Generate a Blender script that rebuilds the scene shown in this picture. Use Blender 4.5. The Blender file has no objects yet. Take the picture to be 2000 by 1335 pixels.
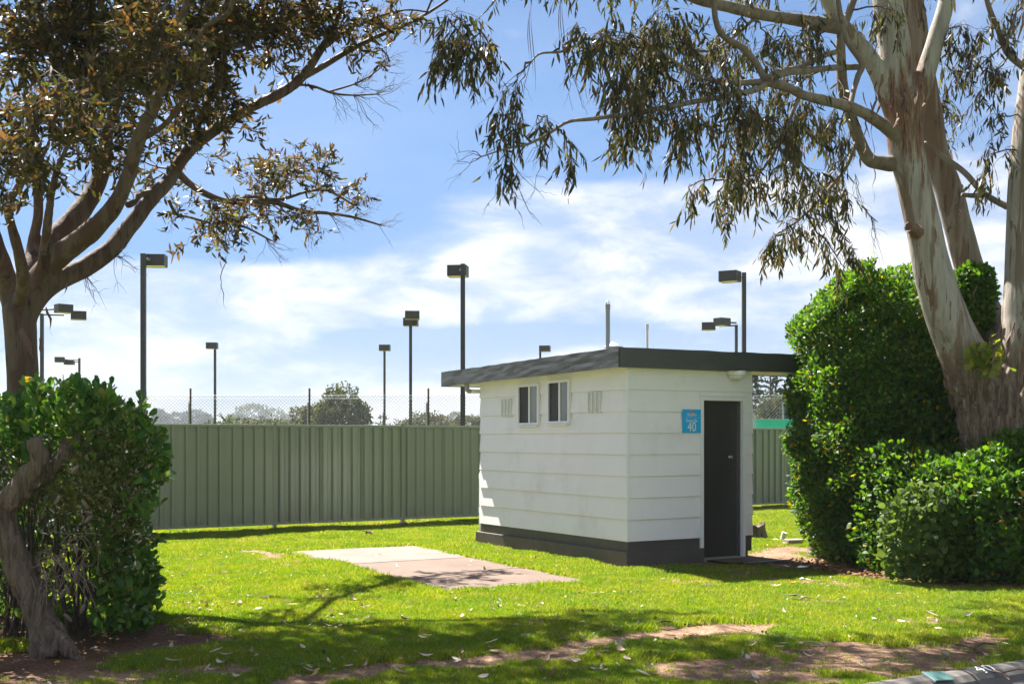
import bpy, bmesh, math, random
import numpy as np
from mathutils import Vector, Matrix, noise as mnoise

SC = bpy.context.scene
COL = SC.collection
R = np.random.RandomState(7)
random.seed(7)
rad = math.radians

# ------------------------------------------------------------------ camera, sky, sun, exposure
F = 2300.0            # focal length in photo pixels (2000 px wide frame)
HOR = 857.0           # horizon row of the photo
EYE = 1.56
cam = bpy.data.cameras.new('camera'); cam_ob = bpy.data.objects.new('camera', cam); COL.objects.link(cam_ob)
cam_ob.location = (0, 0, EYE); cam_ob.rotation_euler = (rad(90), 0, 0)
cam.sensor_width = 36; cam.lens = F / 2000 * 36
cam.shift_x = 0.0; cam.shift_y = (HOR - 667.5) / 2000
cam.clip_start = 0.1; cam.clip_end = 4000
SC.camera = cam_ob

SUN_EL = rad(55)
SUN_H = Vector((-0.585, 0.811)).normalized()          # horizontal direction towards the sun
SUN = Vector((SUN_H.x * math.cos(SUN_EL), SUN_H.y * math.cos(SUN_EL), math.sin(SUN_EL)))
EXPOSURE = 2.2
SKY_STRENGTH = 0.05
SUN_STRENGTH = 5.0
HAZE = 0.0003

SC.view_settings.view_transform = 'Standard'; SC.view_settings.look = 'None'
SC.view_settings.gamma = 1; SC.view_settings.use_curve_mapping = False
SC.view_settings.exposure = EXPOSURE
SC.render.engine = 'CYCLES'
SC.cycles.max_bounces = 8; SC.cycles.diffuse_bounces = 3; SC.cycles.glossy_bounces = 3
SC.cycles.transmission_bounces = 4; SC.cycles.transparent_max_bounces = 8
SC.cycles.sample_clamp_indirect = 6
SC.cycles.use_denoising = True


class NT:
    """small node-tree helper: n('Type', key=value or socket)"""
    def __init__(s, tree):
        s.t = tree
    def n(s, typ, props=None, **inp):
        nd = s.t.nodes.new(typ)
        for k, v in (props or {}).items():
            setattr(nd, k, v)
        for k, v in inp.items():
            sk = nd.inputs[int(k[1:])] if k[0] == '_' else nd.inputs[k.replace('__', ' ')]
            if isinstance(v, bpy.types.NodeSocket):
                s.t.links.new(v, sk)
            else:
                if isinstance(v, (tuple, list)) and len(v) == 3 and sk.type == 'RGBA':
                    v = (*v, 1)
                sk.default_value = v
        return nd
    def math(s, op, a, b=0.0, c=None, clamp=False):
        kw = dict(_0=a, _1=b)
        if c is not None: kw['_2'] = c
        return s.n('ShaderNodeMath', dict(operation=op, use_clamp=clamp), **kw).outputs[0]
    def vmath(s, op, a, b=None, scale=None):
        kw = dict(_0=a)
        if b is not None: kw['_1'] = b
        if scale is not None: kw['_3'] = scale
        nd = s.n('ShaderNodeVectorMath', dict(operation=op), **kw)
        return nd.outputs[1] if op in ('LENGTH', 'DOT_PRODUCT', 'DISTANCE') else nd.outputs[0]
    def ramp(s, fac, stops, interp='LINEAR'):
        nd = s.n('ShaderNodeValToRGB', _0=fac); cr = nd.color_ramp; cr.interpolation = interp
        while len(cr.elements) < len(stops): cr.elements.new(0.5)
        for e, (p, c) in zip(cr.elements, stops):
            e.position = p; e.color = (*c, 1) if len(c) == 3 else c
        return nd.outputs[0]
    def maprange(s, v, a, b, c=0.0, d=1.0, smooth=True):
        return s.n('ShaderNodeMapRange', dict(interpolation_type='SMOOTHSTEP' if smooth else 'LINEAR', clamp=True),
                   _0=v, _1=a, _2=b, _3=c, _4=d).outputs[0]
    def mix(s, f, a, b, blend='MIX'):
        nd = s.n('ShaderNodeMix', dict(data_type='RGBA', blend_type=blend), _0=f)
        for i, v in ((6, a), (7, b)):
            if isinstance(v, bpy.types.NodeSocket): s.t.links.new(v, nd.inputs[i])
            else: nd.inputs[i].default_value = (*v, 1)
        return nd.outputs[2]
    def noise(s, vec, scale, detail=4, rough=0.55, dist=0.0, out=0):
        return s.n('ShaderNodeTexNoise', Vector=vec, Scale=scale, Detail=float(detail), Roughness=rough, Distortion=dist).outputs[out]


# ---- sky: Nishita with broken low cloud mixed in by direction
W = bpy.data.worlds.new('World'); SC.world = W; W.use_nodes = True
W.node_tree.nodes.clear(); w = NT(W.node_tree)
sky = w.n('ShaderNodeTexSky', dict(sky_type='NISHITA', sun_disc=False, sun_elevation=SUN_EL,
          sun_rotation=math.atan2(SUN_H.x, SUN_H.y), altitude=0.0, air_density=1.0, dust_density=0.0, ozone_density=1.5))
gen = w.n('ShaderNodeTexCoord').outputs['Generated']
sx = w.n('ShaderNodeSeparateXYZ', _0=gen)
up = w.math('MAXIMUM', sx.outputs[2], 0.0)
den = w.math('ADD', up, 0.16)
proj = w.n('ShaderNodeCombineXYZ', _0=w.math('DIVIDE', sx.outputs[0], den), _1=w.math('DIVIDE', sx.outputs[1], den), _2=0.0).outputs[0]
wisp = w.vmath('MULTIPLY', gen, (5.0, 5.0, 13.0))
n1 = w.noise(proj, 0.55, 7, 0.58, 0.25)
n2 = w.noise(wisp, 1.25, 8, 0.55, 0.35)
base = w.math('ADD', w.math('MULTIPLY_ADD', n1, 0.75, -0.030), w.math('MULTIPLY_ADD', n2, 0.80, -0.050))

def direction(px, py):
    return Vector(((px - 1000) / F, 1.0, (HOR - py) / F)).normalized()

CLOUDS = [  # photo px, py -> direction; half width, half height (radians), weight
    (1120, 415, .110, .020, .26), (1320, 440, .14, .030, .30), (1250, 470, .11, .030, .22), (1540, 470, .10, .030, .20), (1180, 530, .16, .022, .18),
    (1560, 560, .12, .020, .20), (1330, 600, .09, .014, .10), (1780, 420, .10, .05, .18), (1930, 560, .10, .06, .22),
    (330, 540, .15, .016, .17), (620, 580, .16, .022, .26), (860, 598, .07, .018, .28), (200, 640, .16, .030, .16), (540, 680, .14, .03, .10),
    (560, 792, .055, .012, .34), (470, 800, .03, .008, .25), (880, 785, .06, .010, .16), (1105, 690, .07, .010, .28), (1020, 50, .05, .02, .07), (1090, 85, .07, .014, .10),
    (700, 105, .05, .015, .10), (800, 450, .05, .012, .08), (880, 490, .06, .012, .09),
    (950, 60, .6, .10, -.17), (450, 440, .25, .022, -.26), (900, 640, .5, .03, -.06), (650, 400, .2, .05, -.16), (820, 520, .06, .008, .06), (300, 700, .3, .02, -.06), (1000, 700, .3, .012, -.08), (850, 455, .05, .010, -.12), (1000, 655, .07, .012, -.16), (720, 690, .10, .012, -.12), (900, 250, .3, .06, -.14), (1150, 320, .2, .03, -.08), (950, 660, .09, .012, -.10), (640, 500, .10, .010, -.10), (480, 760, .09, .008, -.10),
    (1560, 620, .10, .010, -.10), (760, 120, .4, .06, -.08),
]
acc = base
for (cx, cy, hw, hh, wt) in CLOUDS:
    d0 = direction(cx, cy)
    df = w.vmath('MULTIPLY', w.vmath('SUBTRACT', gen, tuple(d0)), (1 / hw, 1 / hw, 1 / hh))
    g = w.math('POWER', 2.718, w.math('MULTIPLY', w.vmath('DOT_PRODUCT', df, df), -0.7))
    acc = w.math('MULTIPLY_ADD', g, wt, acc)
mask = w.math('MULTIPLY', w.maprange(acc, 0.50, 0.86), w.maprange(w.noise(wisp, 2.0, 7, .60, .35), .34, .66, .30, 1.0))
thin = w.maprange(w.noise(wisp, 0.7, 5, .5), 0.35, 0.75, 0.0, 0.12)
low = w.maprange(up, 0.0, 0.16, 0.34, 0.0)              # milky air towards the horizon
mask = w.math('MAXIMUM', mask, w.math('ADD', low, thin, clamp=True))
shade = w.noise(wisp, 2.6, 5, 0.5)
ccol = w.ramp(shade, [(0.28, (3.95, 4.2, 4.7)), (0.50, (4.7, 4.8, 5.0)), (0.7, (5.3, 5.3, 5.35))])
air = w.n('ShaderNodeCombineXYZ', _0=w.maprange(up, 0, .32, .245, .465), _1=w.maprange(up, 0, .32, .300, .520), _2=w.maprange(up, 0, .32, .475, .595)).outputs[0]
skyc = w.mix(1.0, sky.outputs[0], air, 'MULTIPLY')
final = w.mix(w.math('MULTIPLY', mask, 0.97), skyc, ccol)
bg = w.n('ShaderNodeBackground', Color=final, Strength=SKY_STRENGTH)
wo = w.n('ShaderNodeOutputWorld'); W.node_tree.links.new(bg.outputs[0], wo.inputs[0])

sun = bpy.data.lights.new('sun', 'SUN'); sun.energy = SUN_STRENGTH; sun.angle = rad(0.53); sun.color = (1.0, 0.945, 0.86)
sun_ob = bpy.data.objects.new('sun', sun); COL.objects.link(sun_ob)
sun_ob.rotation_euler = SUN.to_track_quat('Z', 'Y').to_euler(); sun_ob.location = (-6, 10, 20)


# ------------------------------------------------------------------ helpers
def P(px, py, z):
    """a photo pixel at a chosen distance -> a point of the place"""
    return Vector(((px - 1000) * z / F, z, EYE + (HOR - py) * z / F))

def G(px, py):
    z = EYE * F / (py - HOR)
    return Vector(((px - 1000) * z / F, z, 0))

def tag(o, label=None, cat=None, group=None, kind=None):
    if label: o['label'] = label
    if cat: o['category'] = cat
    if group: o['group'] = group
    if kind: o['kind'] = kind
    return o

def thing(name, label, cat, loc=(0, 0, 0), rotz=0.0, group=None):
    o = bpy.data.objects.new(name, None); COL.objects.link(o)
    o.location = loc; o.rotation_euler = (0, 0, rotz); o.empty_display_size = 0.1
    return tag(o, label, cat, group)

def link(name, me, mat=None, parent=None, kind=None, loc=None):
    o = bpy.data.objects.new(name, me); COL.objects.link(o)
    if mat is not None and not me.materials: me.materials.append(mat)
    if parent is not None: o.parent = parent
    if kind: o['kind'] = kind
    if loc is not None: o.location = loc
    return o

def fast_mesh(name, verts, loops, starts, smooth=False):
    me = bpy.data.meshes.new(name)
    verts = np.asarray(verts, np.float32); loops = np.asarray(loops, np.int32); starts = np.asarray(starts, np.int32)
    me.vertices.add(len(verts)); me.vertices.foreach_set('co', verts.ravel())
    me.loops.add(len(loops)); me.loops.foreach_set('vertex_index', loops)
    me.polygons.add(len(starts)); me.polygons.foreach_set('loop_start', starts)
    tot = np.diff(np.append(starts, len(loops))).astype(np.int32)
    try: me.polygons.foreach_set('loop_total', tot)
    except Exception: pass
    me.update(calc_edges=True)
    if smooth: me.polygons.foreach_set('use_smooth', np.ones(len(starts), bool))
    return me

class MB:
    """collects boxes, tubes and lathes into one mesh"""
    def __init__(s): s.v = []; s.f = []
    def add(s, vs, fs):
        b = len(s.v); s.v += [tuple(v) for v in vs]; s.f += [tuple(i + b for i in f) for f in fs]; return s
    def box(s, lo, hi, M=None):
        x0, y0, z0 = lo; x1, y1, z1 = hi
        vs = [(x0, y0, z0), (x1, y0, z0), (x1, y1, z0), (x0, y1, z0), (x0, y0, z1), (x1, y0, z1), (x1, y1, z1), (x0, y1, z1)]
        if M is not None: vs = [M @ Vector(v) for v in vs]
        return s.add(vs, [(0, 3, 2, 1), (4, 5, 6, 7), (0, 1, 5, 4), (1, 2, 6, 5), (2, 3, 7, 6), (3, 0, 4, 7)])
    def tube(s, path, rads, sides=8, cap=True):
        path = [Vector(p) for p in path]; n = len(path)
        if not hasattr(rads, '__len__'): rads = [rads] * n
        ref = None; rings = []
        for i in range(n):
            t = (path[min(i + 1, n - 1)] - path[max(i - 1, 0)]).normalized()
            if ref is None:
                ref = Vector((0, 0, 1)) if abs(t.z) < .9 else Vector((1, 0, 0))
                a = t.cross(ref).normalized()
            else:
                a = (a - t * a.dot(t)).normalized()
            b = t.cross(a)
            rings.append([path[i] + (a * math.cos(2 * math.pi * k / sides) + b * math.sin(2 * math.pi * k / sides)) * rads[i] for k in range(sides)])
        vs = [v for r in rings for v in r]; fs = []
        for i in range(n - 1):
            for k in range(sides):
                k2 = (k + 1) % sides
                fs.append((i * sides + k, i * sides + k2, (i + 1) * sides + k2, (i + 1) * sides + k))
        if cap:
            fs.append(tuple(range(sides - 1, -1, -1))); fs.append(tuple((n - 1) * sides + k for k in range(sides)))
        return s.add(vs, fs)
    def prism(s, poly, M, h):
        """poly: 2D outline, extruded h along local z, placed by M"""
        n = len(poly)
        vs = [M @ Vector((x, y, 0)) for x, y in poly] + [M @ Vector((x, y, h)) for x, y in poly]
        fs = [tuple(range(n - 1, -1, -1)), tuple(range(n, 2 * n))] + [(i, (i + 1) % n, n + (i + 1) % n, n + i) for i in range(n)]
        return s.add(vs, fs)
    def mesh(s, name, smooth=False, bevel=0.0, autosmooth=False):
        me = bpy.data.meshes.new(name); me.from_pydata(s.v, [], s.f); me.update()
        bm = bmesh.new(); bm.from_mesh(me)
        bmesh.ops.recalc_face_normals(bm, faces=bm.faces)
        if bevel:
            bmesh.ops.bevel(bm, geom=[e for e in bm.edges if len(e.link_faces) == 2 and e.calc_face_angle(0) > 0.6], offset=bevel, segments=2, affect='EDGES', profile=.6)
        bm.to_mesh(me); bm.free()
        if smooth: me.polygons.foreach_set('use_smooth', np.ones(len(me.polygons), bool))
        return me
    def build(s, name, mat, parent=None, smooth=False, bevel=0.0, kind=None):
        return link(name, s.mesh(name, smooth, bevel), mat, parent, kind)

def tubes_np(paths, rads, sides=3):
    """many thin twigs at once: paths (N,K,3), rads (N,K)"""
    paths = np.asarray(paths, float); rads = np.asarray(rads, float); N, K, _ = paths.shape
    t = np.gradient(paths, axis=1); t /= np.linalg.norm(t, axis=2, keepdims=True) + 1e-9
    ref = np.where(np.abs(t[..., 2:3]) < .9, np.array([0, 0, 1.]), np.array([1., 0, 0]))
    a = np.cross(t, ref); a /= np.linalg.norm(a, axis=2, keepdims=True) + 1e-9
    b = np.cross(t, a)
    ang = np.arange(sides) * 2 * np.pi / sides
    v = paths[:, :, None] + rads[:, :, None, None] * (a[:, :, None] * np.cos(ang)[None, None, :, None] + b[:, :, None] * np.sin(ang)[None, None, :, None])
    idx = np.arange(N * K * sides).reshape(N, K, sides); nx = np.roll(idx, -1, axis=2)
    q = np.stack([idx[:, :-1], nx[:, :-1], nx[:, 1:], idx[:, 1:]], -1).reshape(-1, 4)
    return v.reshape(-1, 3), q

def quads_mesh(name, v, q, smooth=True):
    return fast_mesh(name, v, q.ravel(), np.arange(len(q)) * 4, smooth)

def unit(a): return a / (np.linalg.norm(a, axis=-1, keepdims=True) + 1e-9)

NARROW = np.array([(0, 0, 0), (.3, -.48, .02), (.3, .48, .02), (.68, -.40, .01), (.68, .40, .01), (1, 0, -.04)])
ROUND = np.array([(0, 0, 0), (.35, -.40, .05), (.35, .40, .05), (.76, -.47, .04), (.76, .47, .04), (1, 0, -.02)])
LOOPS = np.array([0, 2, 1, 1, 2, 4, 3, 3, 4, 5]); STARTS = np.array([0, 3, 7])

def leaf_frames(T, Nrm):
    T = unit(T); S = unit(np.cross(T, Nrm)); Nn = np.cross(S, T); return T, S, Nn

def leaf_verts(pos, T, Nrm, L, Wd, tpl, curve=0.0):
    T, S, Nn = leaf_frames(T, Nrm); t = tpl
    side = t[None, :, 1, None] * Wd[:, None, None] + (curve * t[None, :, 0, None] ** 2) * L[:, None, None]
    return pos[:, None] + T[:, None] * (t[None, :, 0, None] * L[:, None, None]) + S[:, None] * side + Nn[:, None] * (t[None, :, 2, None] * L[:, None, None])

def leaves_mesh(name, pos, T, Nrm, L, Wd, tpl, curve=0.0):
    v = leaf_verts(pos, T, Nrm, L, Wd, tpl, curve); n = len(pos)
    loops = (LOOPS[None] + 6 * np.arange(n)[:, None]).ravel(); starts = (STARTS[None] + 10 * np.arange(n)[:, None]).ravel()
    return fast_mesh(name, v.reshape(-1, 3), loops, starts)

def in_frame(p, pad=0):
    px = 1000 + p[:, 0] / p[:, 1] * F; py = HOR - (p[:, 2] - EYE) / p[:, 1] * F
    return (px > -pad) & (px < 2000 + pad) & (py > -pad) & (py < 1335 + pad)

def plant_leaves(parent, base, data, tpl, curve, mat, n_single=300, part='leaf', rest='foliage', prefer=None):
    """the largest-looking leaves as parts of their own, the rest as one stuff part; base = parent's location"""
    pos, T, Nr, L, Wd = data
    vis = in_frame(pos) & (pos[:, 1] > 1)
    score = np.where(vis, L / pos[:, 1], 0)
    if prefer is not None: score = score * prefer
    order = np.argsort(-score); single = order[:n_single]; single = single[score[single] > 0]
    keep = np.ones(len(pos), bool); keep[single] = False
    b = np.array(base)
    if keep.any():
        link(rest, leaves_mesh(rest, pos[keep] - b, T[keep], Nr[keep], L[keep], Wd[keep], tpl, curve), mat, parent, 'stuff')
    if len(single):
        one = fast_mesh(part, leaf_verts(np.zeros((1, 3)), np.array([[0, 1., 0]]), np.array([[0, 0, 1.]]), np.ones(1), np.ones(1), tpl, curve)[0], LOOPS, STARTS)
        one.materials.append(mat)
        Tn, S, Nn = leaf_frames(T[single], Nr[single])
        for i, k in enumerate(single):
            o = bpy.data.objects.new(part, one); COL.objects.link(o); o.parent = parent
            s = S[i] * Wd[k]; t = Tn[i] * L[k]; m = Nn[i] * L[k]; p = pos[k] - b
            o.matrix_basis = Matrix(((s[0], t[0], m[0], p[0]), (s[1], t[1], m[1], p[1]), (s[2], t[2], m[2], p[2]), (0, 0, 0, 1)))


# ------------------------------------------------------------------ materials
def new_mat(name):
    m = bpy.data.materials.new(name); m.use_nodes = True; m.node_tree.nodes.clear()
    return m, NT(m.node_tree)

def finish(m, t, shader, disp=None):
    o = t.n('ShaderNodeOutputMaterial'); t.t.links.new(shader, o.inputs[0]); return m

def obj_co(t): return t.n('ShaderNodeTexCoord').outputs['Object']

def paint(name, col, rough=0.5, var=0.06, scale=6.0, bump=0.0, bscale=40.0, metallic=0.0, spec=0.5, stretch=(1, 1, 1), dirt=None):
    m, t = new_mat(name); co = t.vmath('MULTIPLY', obj_co(t), stretch)
    n = t.noise(co, scale, 5)
    c = t.mix(n, tuple(max(0, x * (1 - var * 2)) for x in col), tuple(min(1, x * (1 + var * 2)) for x in col))
    if dirt:
        dcol, amt, ds = dirt
        c = t.mix(t.maprange(t.noise(co, ds, 6, .65), 0.5, 0.75, 0, amt), c, dcol)
    kw = {}
    bs = t.n('ShaderNodeBsdfPrincipled', Base__Color=c, Roughness=t.maprange(t.noise(co, scale * 2.3, 3), .2, .8, rough * .85, min(1, rough * 1.15)), Metallic=metallic)
    bs.inputs['Specular IOR Level'].default_value = spec
    if bump:
        bp = t.n('ShaderNodeBump', Strength=bump, Distance=0.01, Height=t.noise(co, bscale, 4))
        t.t.links.new(bp.outputs[0], bs.inputs['Normal'])
    return finish(m, t, bs.outputs[0])

def leaf_mat(name, stops, trans=0.45, rough=0.4, gloss=0.5, tcol=1.6):
    m, t = new_mat(name)
    g = t.n('ShaderNodeNewGeometry'); oi = t.n('ShaderNodeObjectInfo')
    r = t.math('FRACT', t.math('ADD', g.outputs['Random Per Island'], oi.outputs['Random']))
    c = t.ramp(r, stops)
    c = t.mix(t.maprange(t.noise(g.outputs['Position'], 1.3, 3), .3, .7, 0, .35), c, t.mix(1.0, c, (.7, .75, .6), 'MULTIPLY'))
    bs = t.n('ShaderNodeBsdfPrincipled', Base__Color=c, Roughness=rough); bs.inputs['Specular IOR Level'].default_value = gloss
    hsv = t.n('ShaderNodeHueSaturation', Hue=0.488, Saturation=1.12, Value=tcol, Color=c)
    tr = t.n('ShaderNodeBsdfTranslucent', Color=hsv.outputs[0])
    mx = t.n('ShaderNodeMixShader', _0=trans, _1=bs.outputs[0], _2=tr.outputs[0])
    return finish(m, t, mx.outputs[0])

def bark_mat(name, pale, mid, dark, stretch=(6, 6, 0.8), lo=.38, hi=.62, fibre=None, bump=.5, collar=None):
    """smooth bark with flaking patches; fibre = (z0, z1, colour pair) of the rough fibrous base"""
    m, t = new_mat(name); co = obj_co(t)
    st = t.vmath('MULTIPLY', co, stretch)
    big = t.noise(st, 1.0, 5, .6, .4); fine = t.noise(t.vmath('MULTIPLY', co, (30, 30, 4)), 1.0, 4, .6)
    c = t.mix(t.maprange(fine, .3, .7), tuple(x * .86 for x in pale), pale)
    c = t.mix(t.maprange(t.noise(t.vmath('MULTIPLY', co, (16, 16, .7)), 1.0, 5, .6, .3), .42, .66, 0, .8), c, tuple(x * .62 for x in pale))
    c = t.mix(t.maprange(big, lo, lo + .05), mid, c)
    c = t.mix(t.maprange(t.noise(st, 2.1, 6, .65, .8), hi, hi + .04), c, dark)
    h = t.math('ADD', t.math('MULTIPLY', big, .6), t.math('MULTIPLY', fine, .4))
    bstr = bump
    if fibre:
        z0, z1, ca, cb = fibre
        sz = t.n('ShaderNodeSeparateXYZ', _0=co)
        wob = t.math('MULTIPLY_ADD', t.noise(t.vmath('MULTIPLY', co, (5, 5, .9)), 1.0, 5, .6), 1.3, t.math('SUBTRACT', sz.outputs[2], .65))
        fm = t.maprange(wob, z0, z1, 1, 0)
        # orange brown under-bark where the old bark has only just come away
        c = t.mix(t.math('MULTIPLY', t.maprange(t.math('SUBTRACT', wob, t.math('MULTIPLY', big, 1.4)), z0 - 1.0, z1 - .75, 1, 0), .85), c, (.24, .135, .078))
        if collar:
            cc, cr, cz = collar
            dv = t.vmath('MULTIPLY', t.vmath('SUBTRACT', co, cc), (1 / cr, 1 / cr, 1 / cz))
            dl = t.math('ADD', t.vmath('LENGTH', dv), t.math('MULTIPLY_ADD', t.noise(t.vmath('MULTIPLY', co, (9, 9, 1.6)), 1.0, 5, .65), 1.5, -.75))
            c = t.mix(t.maprange(dl, .55, .85, 1, 0), c, t.ramp(t.noise(t.vmath('MULTIPLY', co, (26, 26, 3)), 1.0, 6, .7, .8), [(.35, (.035, .018, .012)), (.5, (.13, .07, .045)), (.68, (.26, .15, .095))]))
        fz = t.noise(t.vmath('MULTIPLY', co, (20, 20, 3.2)), 1.0, 8, .7, 1.3)
        fc = t.ramp(fz, [(.3, tuple(x * .25 for x in ca)), (.45, ca), (.62, cb), (.75, tuple(x * .6 for x in ca))])
        c = t.mix(fm, c, fc)
        h = t.math('ADD', t.math('MULTIPLY', h, t.math('SUBTRACT', 1.0, fm)), t.math('MULTIPLY', fz, t.math('MULTIPLY', fm, 2.2)))
    bs = t.n('ShaderNodeBsdfPrincipled', Base__Color=c, Roughness=.75); bs.inputs['Specular IOR Level'].default_value = .25
    bp = t.n('ShaderNodeBump', Strength=bstr, Distance=.03, Height=h); t.t.links.new(bp.outputs[0], bs.inputs['Normal'])
    return finish(m, t, bs.outputs[0])

M = {}
M['white'] = paint('white_board_paint', (.86, .825, .84), .5, .025, 3.0, .12, 120, dirt=((.52, .50, .45), .30, 1.6))
M['white_trim'] = paint('white_trim_paint', (.82, .815, .815), .4, .03, 8, .08, 60)
M['soffit'] = paint('soffit_paint', (.80, .79, .73), .6, .03, 5)
M['vent'] = paint('vent_plastic', (.74, .735, .69), .5, .03, 9)
M['fascia'] = paint('charcoal_fascia_paint', (.060, .060, .062), .42, .14, 2.5, .3, 14, stretch=(1, 1, 4), dirt=((.12, .12, .125), .35, 2.2))
M['plinth'] = paint('charcoal_plinth_paint', (.085, .074, .066), .55, .10, 5, .2, 60, dirt=((.16, .11, .08), .35, 3.0))
M['door'] = paint('dark_door_paint', (.036, .033, .030), .42, .08, 2.0, .05, 30)
M['chrome'] = paint('worn_metal', (.5, .5, .5), .25, .05, 10, metallic=1.0)
M['worn_plate'] = paint('painted_plate', (.045, .042, .040), .35, .1, 12, metallic=.3)
M['pipe_grey'] = paint('grey_pvc', (.30, .31, .32), .5, .05, 6)
M['galv'] = paint('galvanised_steel', (.36, .38, .40), .45, .10, 14, metallic=.5)
M['wire'] = paint('dull_wire', (.07, .072, .074), .7, .1, 9)
M['screen'] = paint('dark_fly_screen', (.022, .015, .012), .5, .2, 1.5)
M['lamp'] = paint('dark_brown_lamp_metal', (.030, .026, .027), .5, .08, 3)
M['lens'] = paint('amber_lens', (.62, .44, .20), .25, .1, 6)
M['asphalt'] = paint('asphalt', (.055, .053, .052), .85, .2, 30, .5, 160)
M['net'] = paint('green_shade_cloth', (.03, .52, .33), .7, .12, 3)
M['pvc'] = paint('white_pvc', (.72, .70, .66), .4, .05, 7, dirt=((.4, .33, .27), .5, 9))
M['stone'] = paint('weathered_paver', (.36, .30, .25), .85, .15, 9, .5, 70)
M['mat'] = paint('coir_mat', (.10, .07, .045), .95, .25, 60, .8, 220)
M['rubber'] = paint('black_rubber', (.02, .02, .02), .7, .1, 20)
M['teal'] = paint('teal_marker', (.10, .22, .20), .45, .15, 12, .2, 50)
M['black_paint'] = paint('black_kerb_paint', (.035, .035, .036), .7, .2, 18, dirt=((.16, .15, .14), .6, 14))
M['white_paint'] = paint('worn_white_paint', (.72, .72, .70), .7, .08, 25, dirt=((.3, .3, .29), .7, 40))
M['paper'] = paint('white_paper', (.75, .76, .78), .7, .05, 9)
M['cream'] = paint('pipe_cream', (.62, .63, .58), .5, .05, 8)
M['petal'] = paint('mauve_petal', (.42, .27, .52), .6, .1, 20)

def fence_mat(name, col):
    m, t = new_mat(name); co = obj_co(t)
    c = t.mix(t.math('MULTIPLY_ADD', t.n('ShaderNodeObjectInfo').outputs['Random'], .7, t.math('MULTIPLY_ADD', t.noise(co, 2.2, 4), .9, -.3)), tuple(x * .86 for x in col), tuple(x * 1.12 for x in col))
    z = t.n('ShaderNodeSeparateXYZ', _0=co).outputs[2]
    spl = t.math('MULTIPLY', t.maprange(z, .05, .42, 1, 0), t.maprange(t.noise(t.vmath('MULTIPLY', co, (9, 9, 3)), 1.0, 6, .7), .38, .68))
    c = t.mix(t.math('MULTIPLY', spl, .5), c, (.13, .09, .06))        # soil splash along the foot
    bs = t.n('ShaderNodeBsdfPrincipled', Base__Color=c, Roughness=.32); bs.inputs['Specular IOR Level'].default_value = .6
    bp = t.n('ShaderNodeBump', Strength=.3, Distance=.015, Height=t.noise(co, 4.0, 3)); t.t.links.new(bp.outputs[0], bs.inputs['Normal'])
    return finish(m, t, bs.outputs[0])
M['fence'] = fence_mat('green_fence_steel', (.20, .228, .145))
M['fence_rail'] = paint('green_rail_steel', (.21, .24, .155), .38, .05, 5)

def glass_pane_mat():
    m, t = new_mat('frosted_glass'); co = obj_co(t)
    bs = t.n('ShaderNodeBsdfPrincipled', Base__Color=t.mix(t.noise(co, 5, 4), (.09, .105, .105), (.14, .155, .15)), Roughness=.10)
    bs.inputs['Specular IOR Level'].default_value = .6; bs.inputs['Coat Weight'].default_value = .25; bs.inputs['Coat Roughness'].default_value = .05
    bp = t.n('ShaderNodeBump', Strength=.25, Distance=.005, Height=t.noise(co, 55, 3)); t.t.links.new(bp.outputs[0], bs.inputs['Normal'])
    return finish(m, t, bs.outputs[0])
M['glass'] = glass_pane_mat()

def sign_mat():
    m, t = new_mat('blue_sign_enamel'); co = obj_co(t)
    c = t.mix(t.maprange(t.noise(co, 18, 5, .6), .55, .8, 0, .35), (.014, .42, .85), (.12, .52, .88))
    bs = t.n('ShaderNodeBsdfPrincipled', Base__Color=c, Roughness=.35)
    return finish(m, t, bs.outputs[0])
M['sign'] = sign_mat()
M['sign_white'] = paint('sign_white_ink', (.80, .82, .84), .5, .02, 10)
M['sign_orange'] = paint('sign_orange_ink', (.80, .22, .03), .5, .05, 10)
M['sign_red'] = paint('sign_red_ink', (.62, .05, .03), .5, .05, 10)

def concrete_mat(name, a, b, stain):
    m, t = new_mat(name); co = obj_co(t)
    n = t.noise(co, 1.6, 6, .6); f = t.noise(co, 90, 3, .7)
    c = t.mix(t.maprange(n, .3, .7), a, b)
    c = t.mix(t.maprange(t.noise(co, 4.5, 7, .7, .6), .52, .75, 0, .6), c, stain)
    c = t.mix(t.maprange(f, .35, .7, 0, .35), c, tuple(x * .6 for x in a))
    bs = t.n('ShaderNodeBsdfPrincipled', Base__Color=c, Roughness=.85); bs.inputs['Specular IOR Level'].default_value = .3
    bp = t.n('ShaderNodeBump', Strength=.35, Distance=.01, Height=f); t.t.links.new(bp.outputs[0], bs.inputs['Normal'])
    return finish(m, t, bs.outputs[0])
M['slab_front'] = concrete_mat('brown_stained_concrete', (.118, .080, .061), (.150, .104, .081), (.078, .052, .040))
M['slab_back'] = concrete_mat('pale_concrete', (.148, .116, .097), (.182, .148, .127), (.105, .08, .065))
M['kerb'] = concrete_mat('kerb_concrete', (.10, .092, .085), (.155, .142, .13), (.045, .042, .04))
M['footing'] = concrete_mat('sill_concrete', (.30, .26, .22), (.36, .31, .27), (.2, .16, .13))

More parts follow.
